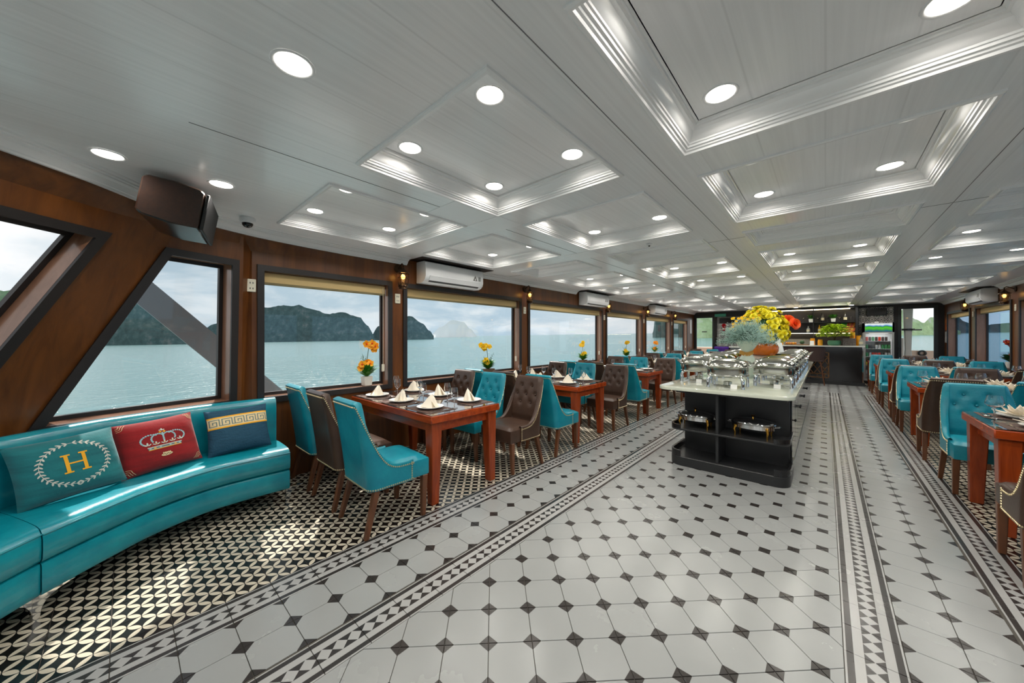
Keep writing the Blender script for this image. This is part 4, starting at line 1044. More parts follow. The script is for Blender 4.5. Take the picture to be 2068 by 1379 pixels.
# ------------------------------------------------------------------ potted orchids on the sills
def bloom_me(col, col2, r=.03, n=5, name='bloom'):
    m = M()
    for k in range(n):
        a = 2*pi*k/n+.3; c, s_ = math.cos(a), math.sin(a); pts = []
        for q_, w_, z_ in ((.08, .12, 0), (.45, .48, .16), (.8, .42, .22), (1., .12, .12)):
            rr = r*q_; w_ *= r; pts += [(c*rr-s_*w_, s_*rr+c*w_, z_*r), (c*rr, s_*rr, z_*r-.004), (c*rr+s_*w_, s_*rr-c*w_, z_*r)]
        m.add(pts, [(j*3+i, j*3+i+1, j*3+i+4, j*3+i+3) for j in range(3) for i in range(2)])
    m.mi = 1; m.ball((0, 0, .005), r*.24, 6, 4)
    return m.mesh(name, [col, col2])
def leaf_cluster(n, r0, r1, h, seed, w=.012, mt=None, curl=.5):
    rd = random.Random(seed); m = M()
    for k in range(n):
        a = rd.uniform(0, 2*pi); ln = rd.uniform(r0, r1); hh = rd.uniform(.35, 1)*h; c, s_ = math.cos(a), math.sin(a); pts = []
        for q_ in (0, .35, .7, 1.):
            rr = ln*q_; z = hh*(q_-curl*q_*q_)*1.6; ww = w*(1-abs(2*q_-.8)**2*.6)*(.3 if q_ == 1 else 1)
            pts += [(c*rr-s_*ww, s_*rr+c*ww, z), (c*rr+s_*ww, s_*rr-c*ww, z)]
        m.add(pts, [(i*2, i*2+1, i*2+3, i*2+2) for i in range(3)])
    return m
pot_white = mat('pot_white', srgb(226, 222, 212), .4); pot_wood = wood('pot_wood', srgb(84, 62, 46), srgb(110, 84, 62), .6, (4, 4, 2), 3., 0)
orange_f = mat('petal_orange', srgb(246, 150, 12), .5, var=(30., srgb(252, 182, 30))); red_c = mat('petal_red_heart', srgb(228, 56, 10), .5); yellow_f = mat('petal_yellow', srgb(246, 196, 8), .5, var=(30., srgb(250, 214, 40))); coral_f = mat('petal_coral', srgb(214, 74, 50), .5)
bl_or, bl_ye, bl_co = bloom_me(orange_f, red_c, .034), bloom_me(yellow_f, orange_f, .034), bloom_me(coral_f, orange_f, .04, 7)
stem_m = mat('stem_green', srgb(60, 84, 36), .5)
def orchid(label, loc, bl, pot, seed, h=.30, lean=(.02, .09), nb=7, foliage=26, leafm=leaf_g):
    rd = random.Random(seed); t = thing('potted_flower', label, 'potted plant', loc, group='potted flowers on the window sills'); t.scale = (1.32,)*3
    ph = .085
    if pot == 'white': M().frustum((0, 0, 0), .066, .066, (0, 0, ph), .08, .08).build('pot', pot_white, t, bevel=.004)
    else: M().box(-.04, .04, -.085, .085, 0, .05).build('pot', pot_wood, t, bevel=.003); ph = .05
    f = leaf_cluster(foliage*3, .05, .12, .13, seed, .014, curl=.42); f.xf(Matrix.Translation((0, 0, ph-.005))); f.build('foliage', leafm, t)
    pts = [(0, 0, ph-.01)]
    for i in range(1, 9):
        q_ = i/8; pts.append((lean[0]*q_*q_, lean[1]*(q_**2.2), ph+h*math.sin(q_*1.9)/math.sin(1.9)*1.0 if q_ < .83 else ph+h*(1.04-.35*(q_-.83))))
    st = M().tube(pts, .003, 6); st.tube([(0, 0, ph), (-.01, -.03, ph+.08), (-.015, -.04, ph+h*.42)], .0025, 6); st.build('stem', stem_m, t)
    for i in range(nb):
        if i < nb*.6: b_ = pts[-1-(i % 4)]; off = Vector((rd.uniform(-.03, .035), rd.uniform(-.04, .04), rd.uniform(-.025, .02))); p = Vector(b_)+off
        else: p = Vector((rd.uniform(0, .045), rd.uniform(-.075, .025), ph+h*rd.uniform(.22, .45)))
        o = put('bloom', bl, t, p); o.rotation_euler = Vector((.75, -.65, rd.uniform(-.2, .5))).to_track_quat('Z', 'Y').to_euler()
        o.rotation_euler.rotate_axis('Z', rd.uniform(0, 6))
    tw = M()
    for k in range(10):
        p0 = Vector((0, 0, ph)); q_ = Vector((rd.uniform(-.05, .05), rd.uniform(-.08, .09), ph+rd.uniform(.10, h*.75))); tw.tube([p0, p0.lerp(q_, .5)+Vector((0, 0, .02)), q_], .0014, 4)
        for j in range(4):
            c = p0.lerp(q_, .5+.13*j); tw.ball((c.x+rd.uniform(-.008, .008), c.y+rd.uniform(-.008, .008), c.z), .006, 5, 3, .5)
    tw.build('twig', leaf_d, t)
    return t
SZ = Z0+.055+.001
orchid('orange orchid in a white square pot on the sill by the first table', (-4.062, 1.93, SZ), bl_or, 'white', 3, .27, (.02, .06), 15)
orchid('yellow orchid in a wooden trough on the sill of the long window', (-4.06, 3.93, SZ), bl_ye, 'wood', 5, .27, (.02, -.09), 12, 50)
orchid('yellow orchid in a wooden trough on the sill of the fourth window', (-4.06, 6.9, SZ), bl_ye, 'wood', 8, .27, (.02, -.06), 13, 46)
orchid('yellow orchid in a wooden trough on the sill of the fifth window', (-4.06, 9.2, SZ), bl_ye, 'wood', 11, .27, (.02, .05), 13, 40)
orchid('orange flowers in a small pot on the sill of the sixth window', (-4.06, 11.33, SZ), bl_or, 'white', 14, .22, (.02, .03), 14, 30)
orchid('coral gerbera flowers in a pale pot on the right window sill', (2.58, 11.1, SZ), bl_co, 'white', 17, .26, (-.03, -.03), 12, 44, leaf_d)
# ------------------------------------------------------------------ buffet island
BX0, BX1, BY0, BY1, BZ = -1.42, -.20, 4.02, 10.4, .855
bc = ((BX0+BX1)/2, (BY0+BY1)/2)
t = thing('buffet_island', 'long black buffet island with a pale green stone top', 'buffet', (0, 0, 0))
stone = mat('pale_green_stone', srgb(196, 202, 184), .06, spec=.6, var=(3., srgb(208, 212, 196)), coat=.4)
M().prism(rrect(BX1-BX0, BY1-BY0, .12, 6, bc), .82, BZ).build('stone_top', stone, t, bevel=.006, bseg=2)
M().box(-1.24, -.262, 4.44, 10.24, .0, .82).build('core', black_satin, t, bevel=.004)
M().prism(rrect(1.06, .62, .12, 6, (-.77, 4.37)), 0, .10).build('plinth', black_satin, t, bevel=.006)
def rail(z0, z1, y1, side):   # raised rim following one rounded front corner
    o = rrect(1.06, .62, .12, 6, (-.77, 4.37)); i = rrect(1.02, .58, .10, 6, (-.77, 4.37))
    ks = list(range(14, 21))+[21] if side > 0 else list(range(13, 6, -1))
    oo = [p for p in o if p[1] < 4.2]; ii = [p for p in i if p[1] < 4.2]
    c = lambda L_: [p for p in L_ if (p[0] > -.42 if side > 0 else p[0] < -1.12)]
    oo, ii = c(oo), c(ii); xs_ = -.24 if side > 0 else -1.30
    oo = sorted(oo, key=lambda p: math.atan2(p[1]-4.3, p[0]+.77)); ii = sorted(ii, key=lambda p: math.atan2(p[1]-4.3, p[0]+.77))
    ex = (xs_, y1); ex2 = (xs_-.02*side, y1)
    if side > 0: oo.append(ex); ii.append(ex2)
    else: oo.insert(0, ex); ii.insert(0, ex2)
    m = M(); n = len(oo)
    m.add([(*p, z0) for p in oo]+[(*p, z0) for p in ii]+[(*p, z1) for p in oo]+[(*p, z1) for p in ii], sum([[(k, k+1, 2*n+k+1, 2*n+k), (n+k, 3*n+k, 3*n+k+1, n+k+1), (2*n+k, 2*n+k+1, 3*n+k+1, 3*n+k), (k, n+k, n+k+1, k+1)] for k in range(n-1)], [])+[(0, 2*n, 3*n, n), (n-1, 2*n-1, 4*n-1, 3*n-1)])
    return m
for sd_ in (-1, 1): rail(.10, .165, 4.6, sd_).build('plinth_rim', black_gloss, t, angle=30)
M().prism(rrect(1.06, .62, .12, 6, (-.77, 4.37)), .385, .405).build('shelf', black_satin, t, bevel=.004)
for sd_ in (-1, 1): rail(.405, .445, 4.5, sd_).build('shelf_rim', black_gloss, t, angle=30)
M().box(-.845, -.82, 4.09, 4.44, .10, .82).build('divider', black_satin, t, smooth=False)
M().box(-1.24, -.262, 4.12, 4.44, .79, .82).build('top_rail', black_satin, t, smooth=False)
door_me = M().box(-.012, 0, -.243, .243, .11, .79).mesh('door', black_gloss, bevel=.004)
knob_me = M().lathe([(.006, 0), (.006, .014), (.014, .02), (.015, .028), (.008, .033)], 12).xf(Matrix.Rotation(pi/2, 4, 'Y')).mesh('knob', black_gloss)
for sd_ in (-1, 1):
    for k in range(11):
        d_ = put('door', door_me, t, (-.249 if sd_ > 0 else -1.253, 4.73+k*.505, 0), (0, 0, 0 if sd_ > 0 else pi))
        put('knob', knob_me, d_, (.0, .2*(1 if k % 2 else -1), .56))
# ------------------------------------------------------------------ chafing dishes
def sup(a, b, n, k=4.):
    out = []
    for i in range(n):
        q_ = 2*pi*i/n; c, s_ = math.cos(q_), math.sin(q_); out.append((a*math.copysign(abs(c)**(2/k), c), b*math.copysign(abs(s_)**(2/k), s_)))
    return out
def loft(m, rings, seg=40, k=4., cap0=True, cap1=True):
    vs = []; n = len(rings)
    for a, b, z in rings: vs += [(x, y, z) for x, y in sup(a, b, seg, k)]
    fs = [(i*seg+j, i*seg+(j+1) % seg, (i+1)*seg+(j+1) % seg, (i+1)*seg+j) for i in range(n-1) for j in range(seg)]
    if cap0: fs.append(list(range(seg))[::-1])
    if cap1: fs.append(list(range((n-1)*seg, n*seg)))
    return m.add(vs, fs)
def make_chafer():
    t = thing('chafing_dish', 'x', 'chafing dish', group='chafing dishes on the buffet')
    for sx in (-1, 1):
        for sy in (-1, 1): M().tube([(sx*.162, sy*.14, 0), (sx*.162, sy*.14, .05), (sx*.160, sy*.138, .09), (sx*.145, sy*.125, .118), (sx*.11, sy*.105, .128)], [.017, .016, .017, .015, .010], 10).build('leg', chrome, t)
    fr = M(); fr.tube([(x, y, .132) for x, y in sup(.185, .155, 32)], .009, 8, closed=True); fr.build('frame', chrome, t)
    loft(M(), [(.165, .135, .118), (.178, .148, .124), (.185, .155, .145), (.187, .157, .205), (.198, .167, .212), (.198, .167, .218)]).build('water_pan', steel, t, angle=45)
    loft(M(), [(.200, .169, .219), (.203, .172, .226), (.196, .165, .232), (.190, .158, .255), (.178, .146, .276), (.158, .128, .292), (.150, .121, .293), (.12, .095, .306), (.06, .05, .313), (.01, .01, .314)], k=3.4).build('lid', steel, t, angle=30)
    h = M(); h.tube([(-.05, -.158, .25), (-.05, -.185, .262), (.05, -.185, .262), (.05, -.158, .25)], .006, 8); h.build('lid_handle', chrome, t)
    for sx in (-1, 1):
        o = M()
        for k, (dy, dz, ln) in enumerate(((-.05, .012, .05), (-.02, .03, .062), (.02, .03, .062), (.05, .012, .05))):
            o.tube([(sx*.195, dy*1.3, .225), (sx*(.195+ln*.5), dy*1.0, .232+dz*.6), (sx*(.195+ln), dy*.9, .236+dz)], [.012, .010, .003], 6)
        o.ball((sx*.215, 0, .235), .018, 8, 5); o.build('side_handle', chrome, t)
    b = M().lathe([(.045, 0), (.048, .004), (.04, .01), (.042, .045), (.03, .05)], 18, (0, 0, .012)); b.box(-.14, .14, -.004, .004, .008, .016); b.build('fuel_burner', steel, t, weld=False)
    note(t); return t
ch = make_chafer(); first = True
spots = [(-.80, 4.44, 'steel chafing dish standing alone at the front of the buffet')]
for k in range(7): spots.append((-.43, 4.90+.675*k, 'steel chafing dish, %s from the front in the right buffet row' % ORD[k]))
for k in range(7): spots.append((-1.18, 4.82+.675*k, 'steel chafing dish, %s from the front in the left buffet row' % ORD[k]))
for x, y, lab in spots:
    if first: ch.location = (x, y, BZ+.0005); ch['label'] = lab; first = False
    else: dup(ch, lab, (x, y, BZ+.0005), 0)
for i, (x, y) in enumerate([(-.72, 4.30), (-.38, 4.62), (-1.12, 4.57)]):
    tag(M().prism_dir([(x-.03, y, BZ+.001), (x+.03, y, BZ+.001), (x+.03, y+.01, BZ+.045), (x-.03, y+.01, BZ+.045)], (0, .002, 0)).build('name_card', porcelain, smooth=False), ['small white dish card before the front chafing dish', 'small white dish card before the right buffet row', 'small white dish card before the left buffet row'][i], 'card')
def oval_chafer(label, x, y, rz):
    t = thing('oval_chafing_dish', label, 'chafing dish', (x, y, .4055), rz, 'oval chafing dishes on the shelf'); t.scale = (1.05,)*3
    for sx in (-1, 1):
        for sy in (-1, 1):
            l_ = M().tube([(sx*.13, sy*.085, .0), (sx*.128, sy*.083, .03), (sx*.135, sy*.088, .06), (sx*.125, sy*.08, .10)], [.006, .007, .012, .013], 8).build('leg', gold, t); l_['label'] = 'gold leg with a chrome foot'
    loft(M(), [(.165, .105, .075), (.172, .112, .08), (.172, .112, .115), (.18, .118, .12), (.18, .118, .126)], 36, 2.2).build('pan', chrome, t, angle=40)
    d_ = loft(M(), [(.178, .116, .127), (.176, .114, .134), (.16, .10, .148), (.12, .076, .160), (.06, .04, .167), (.01, .01, .168)], 36, 2.2).build('lid', black_gloss, t); d_['label'] = 'glossy black domed lid'
    r_ = M(); r_.tube([(x_, y_, .13) for x_, y_ in sup(.178, .116, 36, 2.2)], .005, 6, closed=True); r_.build('lid_rim', chrome, t)
    k = M().lathe([(.008, .166), (.008, .175), (.004, .182), (.018, .197), (.02, .2), (.004, .2)], 14).build('lid_knob', gold, t)
    for sx in (-1, 1): M().tube([(sx*.175, -.03, .11), (sx*.21, -.02, .115), (sx*.21, .02, .115), (sx*.175, .03, .11)], .005, 6).build('handle', chrome, t)
oval_chafer('oval chafing dish with black lid on the left half of the shelf', -1.075, 4.25, R(1))
oval_chafer('oval chafing dish with black lid on the right half of the shelf', -.545, 4.25, R(-5))
# ------------------------------------------------------------------ flower arrangements on the buffet
vase_m = mat('vase_celadon', srgb(206, 220, 206), .2)
t = thing('gypsophila_vase', 'pale green hourglass vase of blue grey filler flowers on the buffet', 'vase', (-.795, 5.70, BZ+.0005))
v_ = M().lathe([(.085, 0), (.105, .05), (.11, .14), (.085, .26), (.05, .335), (.06, .36), (.12, .45), (.15, .495), (.145, .495), (.11, .45), (.045, .36)], 32, cap=False).build('vase', vase_m, t)
rb = mat('gold_ribbon', srgb(190, 140, 60), .45); m = M()
for sx in (-1, 1): m.add([(0, -.06, .335), (sx*.07, -.075, .37), (sx*.085, -.07, .325), (sx*.03, -.068, .29)], [(0, 1, 2, 3)])
m.add([(-.015, -.068, .34), (.015, -.068, .34), (.025, -.07, .25), (-.01, -.072, .255)], [(0, 1, 2, 3)]); m.tube([(.056*math.cos(2*pi*k/20), .056*math.sin(2*pi*k/20), .338) for k in range(20)], .006, 6, closed=True); m.build('ribbon_bow', rb, t)
rd = random.Random(4)
fil = mat('filler_flower_grey_green', srgb(126, 160, 150), .7, var=(12., srgb(160, 188, 176))); st = M(); dots = M(); pts_ = []
for k in range(300):
    a = rd.uniform(0, 2*pi); el = rd.uniform(-.05, 1.45); ln = rd.uniform(.22, .40); q_ = Vector((math.cos(a)*math.cos(el)*ln, math.sin(a)*math.cos(el)*ln*.9, .48+math.sin(el)*ln*.78)); q_.z -= .02*math.cos(el)
    p0 = Vector((rd.uniform(-.04, .04), rd.uniform(-.04, .04), .45)); mid = p0.lerp(q_, .5)+Vector((0, 0, .04)); st.tube([p0, mid, q_], .0013, 3)
    for j in range(26):
        c = mid.lerp(q_, rd.uniform(.1, 1.12))+Vector((rd.gauss(0, .022), rd.gauss(0, .022), rd.gauss(0, .022))); r_ = rd.uniform(.005, .009)
        dots.add([(c.x+r_, c.y, c.z), (c.x-r_*.5, c.y+r_*.87, c.z), (c.x-r_*.5, c.y-r_*.87, c.z), (c.x, c.y, c.z+r_*1.2)], [(0, 1, 3), (1, 2, 3), (2, 0, 3), (0, 2, 1)])
st.build('filler_stem', mat('filler_stem_green', srgb(90, 118, 104), .7), t); stuff(dots.build('filler_flower', fil, t, smooth=False, weld=False))
# yellow chrysanthemums
t = thing('flower_bowl', 'orange wooden bowl of massed yellow chrysanthemums on the buffet', 'bouquet', (-.72, 6.545, BZ+.0005))
M().box(-.13, .13, -.13, .13, 0, .27).build('riser', mat('riser_pink_beige', srgb(206, 186, 172), .5), t, bevel=.006)
M().lathe([(.12, .27), (.17, .285), (.20, .33), (.205, .40), (.175, .455), (.165, .45), (.19, .40)], 32, cap=False).build('bowl', wood('orange_bowl_wood', srgb(176, 84, 14), srgb(212, 112, 24), .25, (4, 4, .8), 3., .4), t)
lm_y = mat('chrysanthemum_yellow', srgb(232, 220, 16), .6, var=(25., srgb(246, 236, 70))); cy_c = mat('chrysanthemum_heart', srgb(196, 176, 10), .6)
def mum(r=.045, seed=1):
    rd_ = random.Random(seed); m = M()
    for ring, (n, el, ln) in enumerate(((14, .1, 1.), (12, .5, .9), (9, .9, .75), (6, 1.25, .55))):
        for k in range(n):
            a = 2*pi*k/n+rd_.uniform(-.1, .1); c, s_ = math.cos(a), math.sin(a); L_ = r*ln; w_ = r*.20; e = el+rd_.uniform(-.1, .1)
            m.add([(c*.1*r-s_*w_*.5, s_*.1*r+c*w_*.5, 0), (c*.1*r+s_*w_*.5, s_*.1*r-c*w_*.5, 0), (c*L_*math.cos(e)+s_*w_, s_*L_*math.cos(e)-c*w_, L_*math.sin(e)), (c*L_*math.cos(e)-s_*w_, s_*L_*math.cos(e)+c*w_, L_*math.sin(e))], [(0, 1, 2, 3)])
    return m
mum_me = [mum(.05, 1).mesh('bloom', lm_y, smooth=False), mum(.04, 2).mesh('bloom', lm_y, smooth=False)]
core = Vector((0.0, 0, .62))
for k in range(230):
    a = rd.uniform(0, 2*pi); el = rd.uniform(-.45, 1.5); dv = Vector((math.cos(a)*math.cos(el), math.sin(a)*math.cos(el), math.sin(el))); rr = Vector((.31, .29, .37)); p = core+Vector((dv.x*rr.x, dv.y*rr.y, dv.z*rr.z))*rd.uniform(.8, 1.05)
    o = put('bloom', mum_me[k % 2], t, p); o.rotation_euler = (dv+Vector((0, -.2, .2))).to_track_quat('Z', 'Y').to_euler()
lf = leaf_cluster(90, .12, .30, .16, 9, .022); lf.xf(Matrix.Translation((.02, 0, .46))); lf.build('foliage', leaf_d, t)
m = M(); loft(m, [(.12, .12, .42), (.21, .21, .52), (.22, .22, .66), (.16, .16, .84), (.03, .03, .92)], 20, 2.); m.build('inner_foliage', leaf_d, t)
org = mat('gerbera_orange_red', srgb(238, 78, 22), .6, var=(20., srgb(246, 112, 40))); big = mum(.085, 5).mesh('gerbera', org, smooth=False)
for p, dr_ in (((.385, -.02, .74), (.7, -.6, .2)), ((.30, .12, .80), (.3, -.8, .3))):
    o = put('gerbera', big, t, p); o.rotation_euler = Vector(dr_).to_track_quat('Z', 'Y').to_euler()
small_y = bloom_me(yellow_f, orange_f, .022)
for k in range(46):
    p = Vector((rd.uniform(-.36, .0), rd.uniform(-.35, -.05), rd.uniform(.70, .95))); p.z -= .45*max(0, -.12-p.x); o = put('freesia', small_y, t, p); o.rotation_euler = Vector((rd.uniform(-.4, .4), -1, rd.uniform(0, .6))).to_track_quat('Z', 'Y').to_euler()
t = thing('tall_vase', 'tall white tapering vase behind the orange flower bowl', 'vase', (-.58, 7.262, BZ+.0005))
loft(M(), [(.10, .10, 0), (.105, .105, .02), (.085, .085, .25), (.045, .045, .46), (.03, .03, .52), (.026, .026, .52), (.04, .04, .46)], 24, 2., True, False).build('vase', mat('vase_white', srgb(226, 232, 230), .25), t)

# ------------------------------------------------------------------ stern wall, doors, screens
dark_wall = mat('bar_wall_dark', srgb(38, 34, 33), .35)
hx = lambda a, b, z0, z1: [(a, YB, z0), (b, YB, z0), (b, YB, z1), (a, YB, z1)]
o = plate([(XL-.15, YB, -.05), (XR+.15, YB, -.05), (XR+.15, YB, 2.45), (XL-.15, YB, 2.45)], [hx(-3.98, -3.26, .02, 2.25), hx(1.62, 2.40, .02, 2.32)], (0, 1, 0), .08, 'wall_back', dark_wall); struct(o)
doorf = mat('door_frame_grey', srgb(48, 50, 50), .4)
for i, (a, b, z1, hs) in enumerate(((-3.98, -3.26, 2.25, 1), (1.62, 2.40, 2.32, -1))):
    d_ = bpy.data.objects.new('door_%d' % (i+1), None); COL.objects.link(d_); struct(d_); d_.location = (0, 0, 0)
    A = [Vector(p) for p in hx(a, b, .02, z1)]; A0 = [p+Vector((0, -.02, 0)) for p in A]
    ring_prism('door_frame', A0, inset(A0, .075), (0, .07, 0), doorf, d_)
    M().box(a+.06, b-.06, YB+.01, YB+.018, .08, z1-.06).build('pane', pane, d_, smooth=False)
    x = b-.035 if hs > 0 else a+.035
    hd = M(); hd.box(x-.018, x+.018, YB-.035, YB-.02, .95, 1.15); hd.tube([(x, YB-.03, 1.1), (x, YB-.07, 1.1), (x-hs*-.10, YB-.07, 1.1)], .009, 8); hd.build('door_handle', black_metal, d_, weld=False)
    M().box((a+b)/2-.09, (a+b)/2+.09, YB-.0, YB+.008, 1.6, 1.64).build('door_sticker', mat('sticker_grey_%d' % i, srgb(90, 92, 90), .5), d_, smooth=False)
def lattice(x0, x1, z0, z1, y, name, label, cell=.20):
    t = thing(name, label, 'screen', (0, y, 0))
    M().box(x0, x1, 0, .01, z0, z1).build('backing', mat('screen_white', srgb(214, 212, 206), .5), t, smooth=False)
    m = M(); w = .006
    def bar(ax, az, bx, bz):
        # clip to the panel
        pts = [(ax, az), (bx, bz)]; t0, t1 = 0., 1.; dx, dz = bx-ax, bz-az
        for p_, q_ in ((-dx, ax-x0), (dx, x1-ax), (-dz, az-z0), (dz, z1-az)):
            if abs(p_) < 1e-9:
                if q_ < 0: return
            else:
                r_ = q_/p_
                if p_ < 0: t0 = max(t0, r_)
                else: t1 = min(t1, r_)
        if t0 >= t1: return
        a = (ax+dx*t0, az+dz*t0); b = (ax+dx*t1, az+dz*t1); l_ = math.hypot(b[0]-a[0], b[1]-a[1])
        if l_ < .004: return
        nx, nz_ = -(b[1]-a[1])/l_*w, (b[0]-a[0])/l_*w
        m.prism_dir([(a[0]+nx, -.012, a[1]+nz_), (b[0]+nx, -.012, b[1]+nz_), (b[0]-nx, -.012, b[1]-nz_), (a[0]-nx, -.012, a[1]-nz_)], (0, .012, 0))
    n0_, n1_ = int((x1-x0)/cell)+2, int((z1-z0)/cell)+2
    for i in range(-1, n0_):
        for j in range(-1, n1_):
            X, Z = x0+i*cell, z0+j*cell; c = cell
            mxx, mz = X+c/2, Z+c/2
            for k_ in (.5, .28): 
                h_ = c*k_
                for p_, q_ in (((-h_, 0), (0, h_)), ((0, h_), (h_, 0)), ((h_, 0), (0, -h_)), ((0, -h_), (-h_, 0))): bar(mxx+p_[0], mz+p_[1], mxx+q_[0], mz+q_[1])
            for sx in (-1, 1):
                for sz in (-1, 1):
                    bar(mxx+sx*c*.5, mz+sz*c*.5, mxx+sx*c*.25, mz+sz*c*.25); bar(mxx+sx*c*.5, mz+sz*c*.22, mxx+sx*c*.22, mz+sz*c*.5)
    for e in ((x0, z0, x1, z0), (x0, z1, x1, z1), (x0, z0, x0, z1), (x1, z0, x1, z1)): bar(*e)
    m.build('lattice', black_satin, t, smooth=False, weld=False); return t
lattice(-3.17, -2.05, 1.0, 2.2, YB-.03, 'lattice_screen', 'black and white lattice screen beside the left glass door')
lattice(.78, 1.54, .75, 2.33, YB-.03, 'lattice_screen', 'black and white lattice screen behind the drinks fridge')
for x0, x1, z0, z1, lab in ((-3.08, -2.45, 1.95, 2.14, 'black flat monitor hung on the left lattice screen'), (.95, 1.39, 2.07, 2.29, 'black flat monitor above the drinks fridge')):
    t = thing('monitor', lab, 'monitor', (0, YB-.07, 0)); M().box(x0, x1, -.02, .022, z0, z1).build('housing', black_satin, t, bevel=.006); M().box(x0+.015, x1-.015, -.023, -.021, z0+.015, z1-.015).build('display', black_gloss, t, smooth=False)
M().box(-3.24, -2.9, YB-.05, YB-.02, 2.16, 2.27)
tag(M().box(-3.24, -2.86, YB-.075, YB-.047, 2.20, 2.31).build('exit_sign', mat('exit_sign_green', srgb(20, 60, 44), .4, emit=(.02, .10, .06, 1), es=.6), bevel=.004), 'small dark green lit sign above the left glass door', 'sign')
for i, z in enumerate((1.72, 1.86)):
    t = thing('rosette', ['red rosette on the lattice screen, lower one', 'red rosette on the lattice screen, upper one'][i], 'rosette', (-2.93, YB-.05, z)); b_ = put('bloom', mum(.07, 7+i).mesh('bloom', mat('rosette_red_%d' % i, srgb(190, 20, 34), .6), smooth=False), t); b_.rotation_euler = (pi/2, 0, 0)
# purple covered counter and cabinet below the left screen
purp = mat('purple_cloth', srgb(70, 30, 130), .7); m = M()
def drape(a, b):
    x = -3.15+.48*a; k = b
    if k < .35: return (x, 15.35-k/.35*.35, 1.04+.012*math.sin(20*a))
    q_ = (k-.35)/.65; return (x, 15.0-.015*math.sin(26*a)*q_, 1.04*(1-q_)+.02)
m.grid(drape, 40, 14); tag(m.build('covered_counter', purp), 'counter under a purple cloth beside the left glass door', 'counter')
t = thing('side_cabinet', 'grey cabinet with a white top beside the purple counter', 'cabinet', (-2.335, 15.2, 0)); M().box(-.28, .28, -.22, .3, 0, 1.02).build('body', mat('cabinet_grey', srgb(120, 128, 130), .4), t, bevel=.004); M().box(-.32, .32, -.25, .32, 1.02, 1.06).build('worktop', porcelain, t, bevel=.004)
for sx in (-1, 1): M().box(sx*.14-.13, sx*.14+.13, -.235, -.222, .05, .98).build('door', mat('cabinet_door_grey_%d' % sx, srgb(104, 112, 116), .4), t, bevel=.003)
tag(M().lathe([(.03, 0), (.032, .002), (.032, .10), (.012, .14), (.012, .17)], 14, (-2.25, 15.1, 1.061)).build('bottle', black_gloss), 'small dark bottle on the grey side cabinet', 'bottle')
# ------------------------------------------------------------------ back bar shelves
t = thing('back_bar', 'dark back bar with two lit shelves', 'shelf', (0, 0, 0))
M().box(-2.0, .74, 15.55, 15.59, 1.1, 2.36).build('back_panel', dark_wall, t, smooth=False)
for z in (1.90, 1.555): M().box(-2.0, .70, 15.3, 15.55, z-.018, z).build('shelf_board', black_satin, t, smooth=False)
M().box(-2.0, .74, 15.28, 15.55, 2.335, 2.365).build('canopy', black_satin, t, smooth=False)
for a, b in ((-1.95, -.31), (-.29, .58)): M().box(a, b, 15.31, 15.33, 2.30, 2.325).build('light_strip', led, t, smooth=False)
for a, b in ((-1.95, -.31), (-.29, .69)): M().box(a, b, 15.305, 15.32, 1.525, 1.537).build('light_strip', led, t, smooth=False)
M().box(-.31, -.29, 15.3, 15.55, 1.1, 2.33).build('upright', black_satin, t, smooth=False); M().box(.70, .76, 15.27, 15.56, .0, 2.36).build('side_post', black_satin, t, smooth=False)
mos = mat('mosaic_splashback', srgb(150, 150, 146), .3, var=(60., srgb(90, 92, 92))); M().box(-1.9, -.35, 15.52, 15.55, 1.12, 1.34).build('splashback', mos, t, smooth=False)
M().box(-2.0, .70, 15.1, 15.55, .0, 1.1).build('back_counter', black_satin, t, bevel=.004)
for x in (-1.1, .15):
    ld = bpy.data.lights.new('shelf_strip', 'AREA'); ld.shape = 'RECTANGLE'; ld.size = 1.2; ld.size_y = .02; ld.energy = 2.2; ld.color = (1, .8, .5)
    for z in (2.298, 1.523):
        lo = bpy.data.objects.new('shelf_strip_light', ld); COL.objects.link(lo); lo.parent = t; lo.location = (x, 15.315, z)
bot_d = mat('bottle_dark_glass', (.02, .02, .02, 1), .1, spec=.7); bot_y = mat('bottle_amber', srgb(190, 140, 30), .15); bot_c = mat('jug_clear', srgb(150, 154, 146), .15); lab_m = mat('bottle_label', srgb(210, 200, 170), .6)
def bottle(label, loc, mt, h=.30, r=.042):
    t = thing('bottle', label, 'bottle', loc, group='bottles at the bar'); M().lathe([(r*.9, 0), (r, .006), (r, h*.58), (r*.8, h*.66), (r*.36, h*.76), (r*.34, h*.94), (r*.42, h*.95), (r*.42, h)], 16).build('body', mt, t)
    M().lathe([(r*1.02, h*.2), (r*1.02, h*.48)], 16, cap=False).build('label', lab_m, t); return t
bottle('dark wine bottle on the upper bar shelf near the middle', (-.07, 15.42, 1.9005), bot_d)
bottle('dark wine bottle on the upper bar shelf at the right', (.47, 15.42, 1.9005), bot_d)
bottle('clear squat bottle on the lower bar shelf', (-.33-.1, 15.42, 1.5555), bot_c, .22, .05)
bottle('amber bottle on the lower bar shelf', (-.15, 15.42, 1.5555), bot_y, .25, .036)
for i, (x, w_) in enumerate(((-.36, 'left'), (.19, 'right'))):
    t = thing('shelf_plant', 'small green plant in a white pot on the upper bar shelf, %s one' % w_, 'potted plant', (x, 15.42, 1.9005)); t.scale = (1.25,)*3; M().frustum((0, 0, 0), .08, .08, (0, 0, .09), .10, .10).build('pot', porcelain, t, bevel=.004); f_ = leaf_cluster(70, .06, .14 if i else .11, .15, 30+i, .014); f_.xf(Matrix.Translation((0, 0, .08))); f_.build('foliage', leaf_g, t)
mart = M().lathe([(.03, 0), (.031, .002), (.004, .006), (.0035, .09), (.045, .15), (.044, .15), (.002, .093)], 16, cap=False).mesh('cocktail_glass', glass)
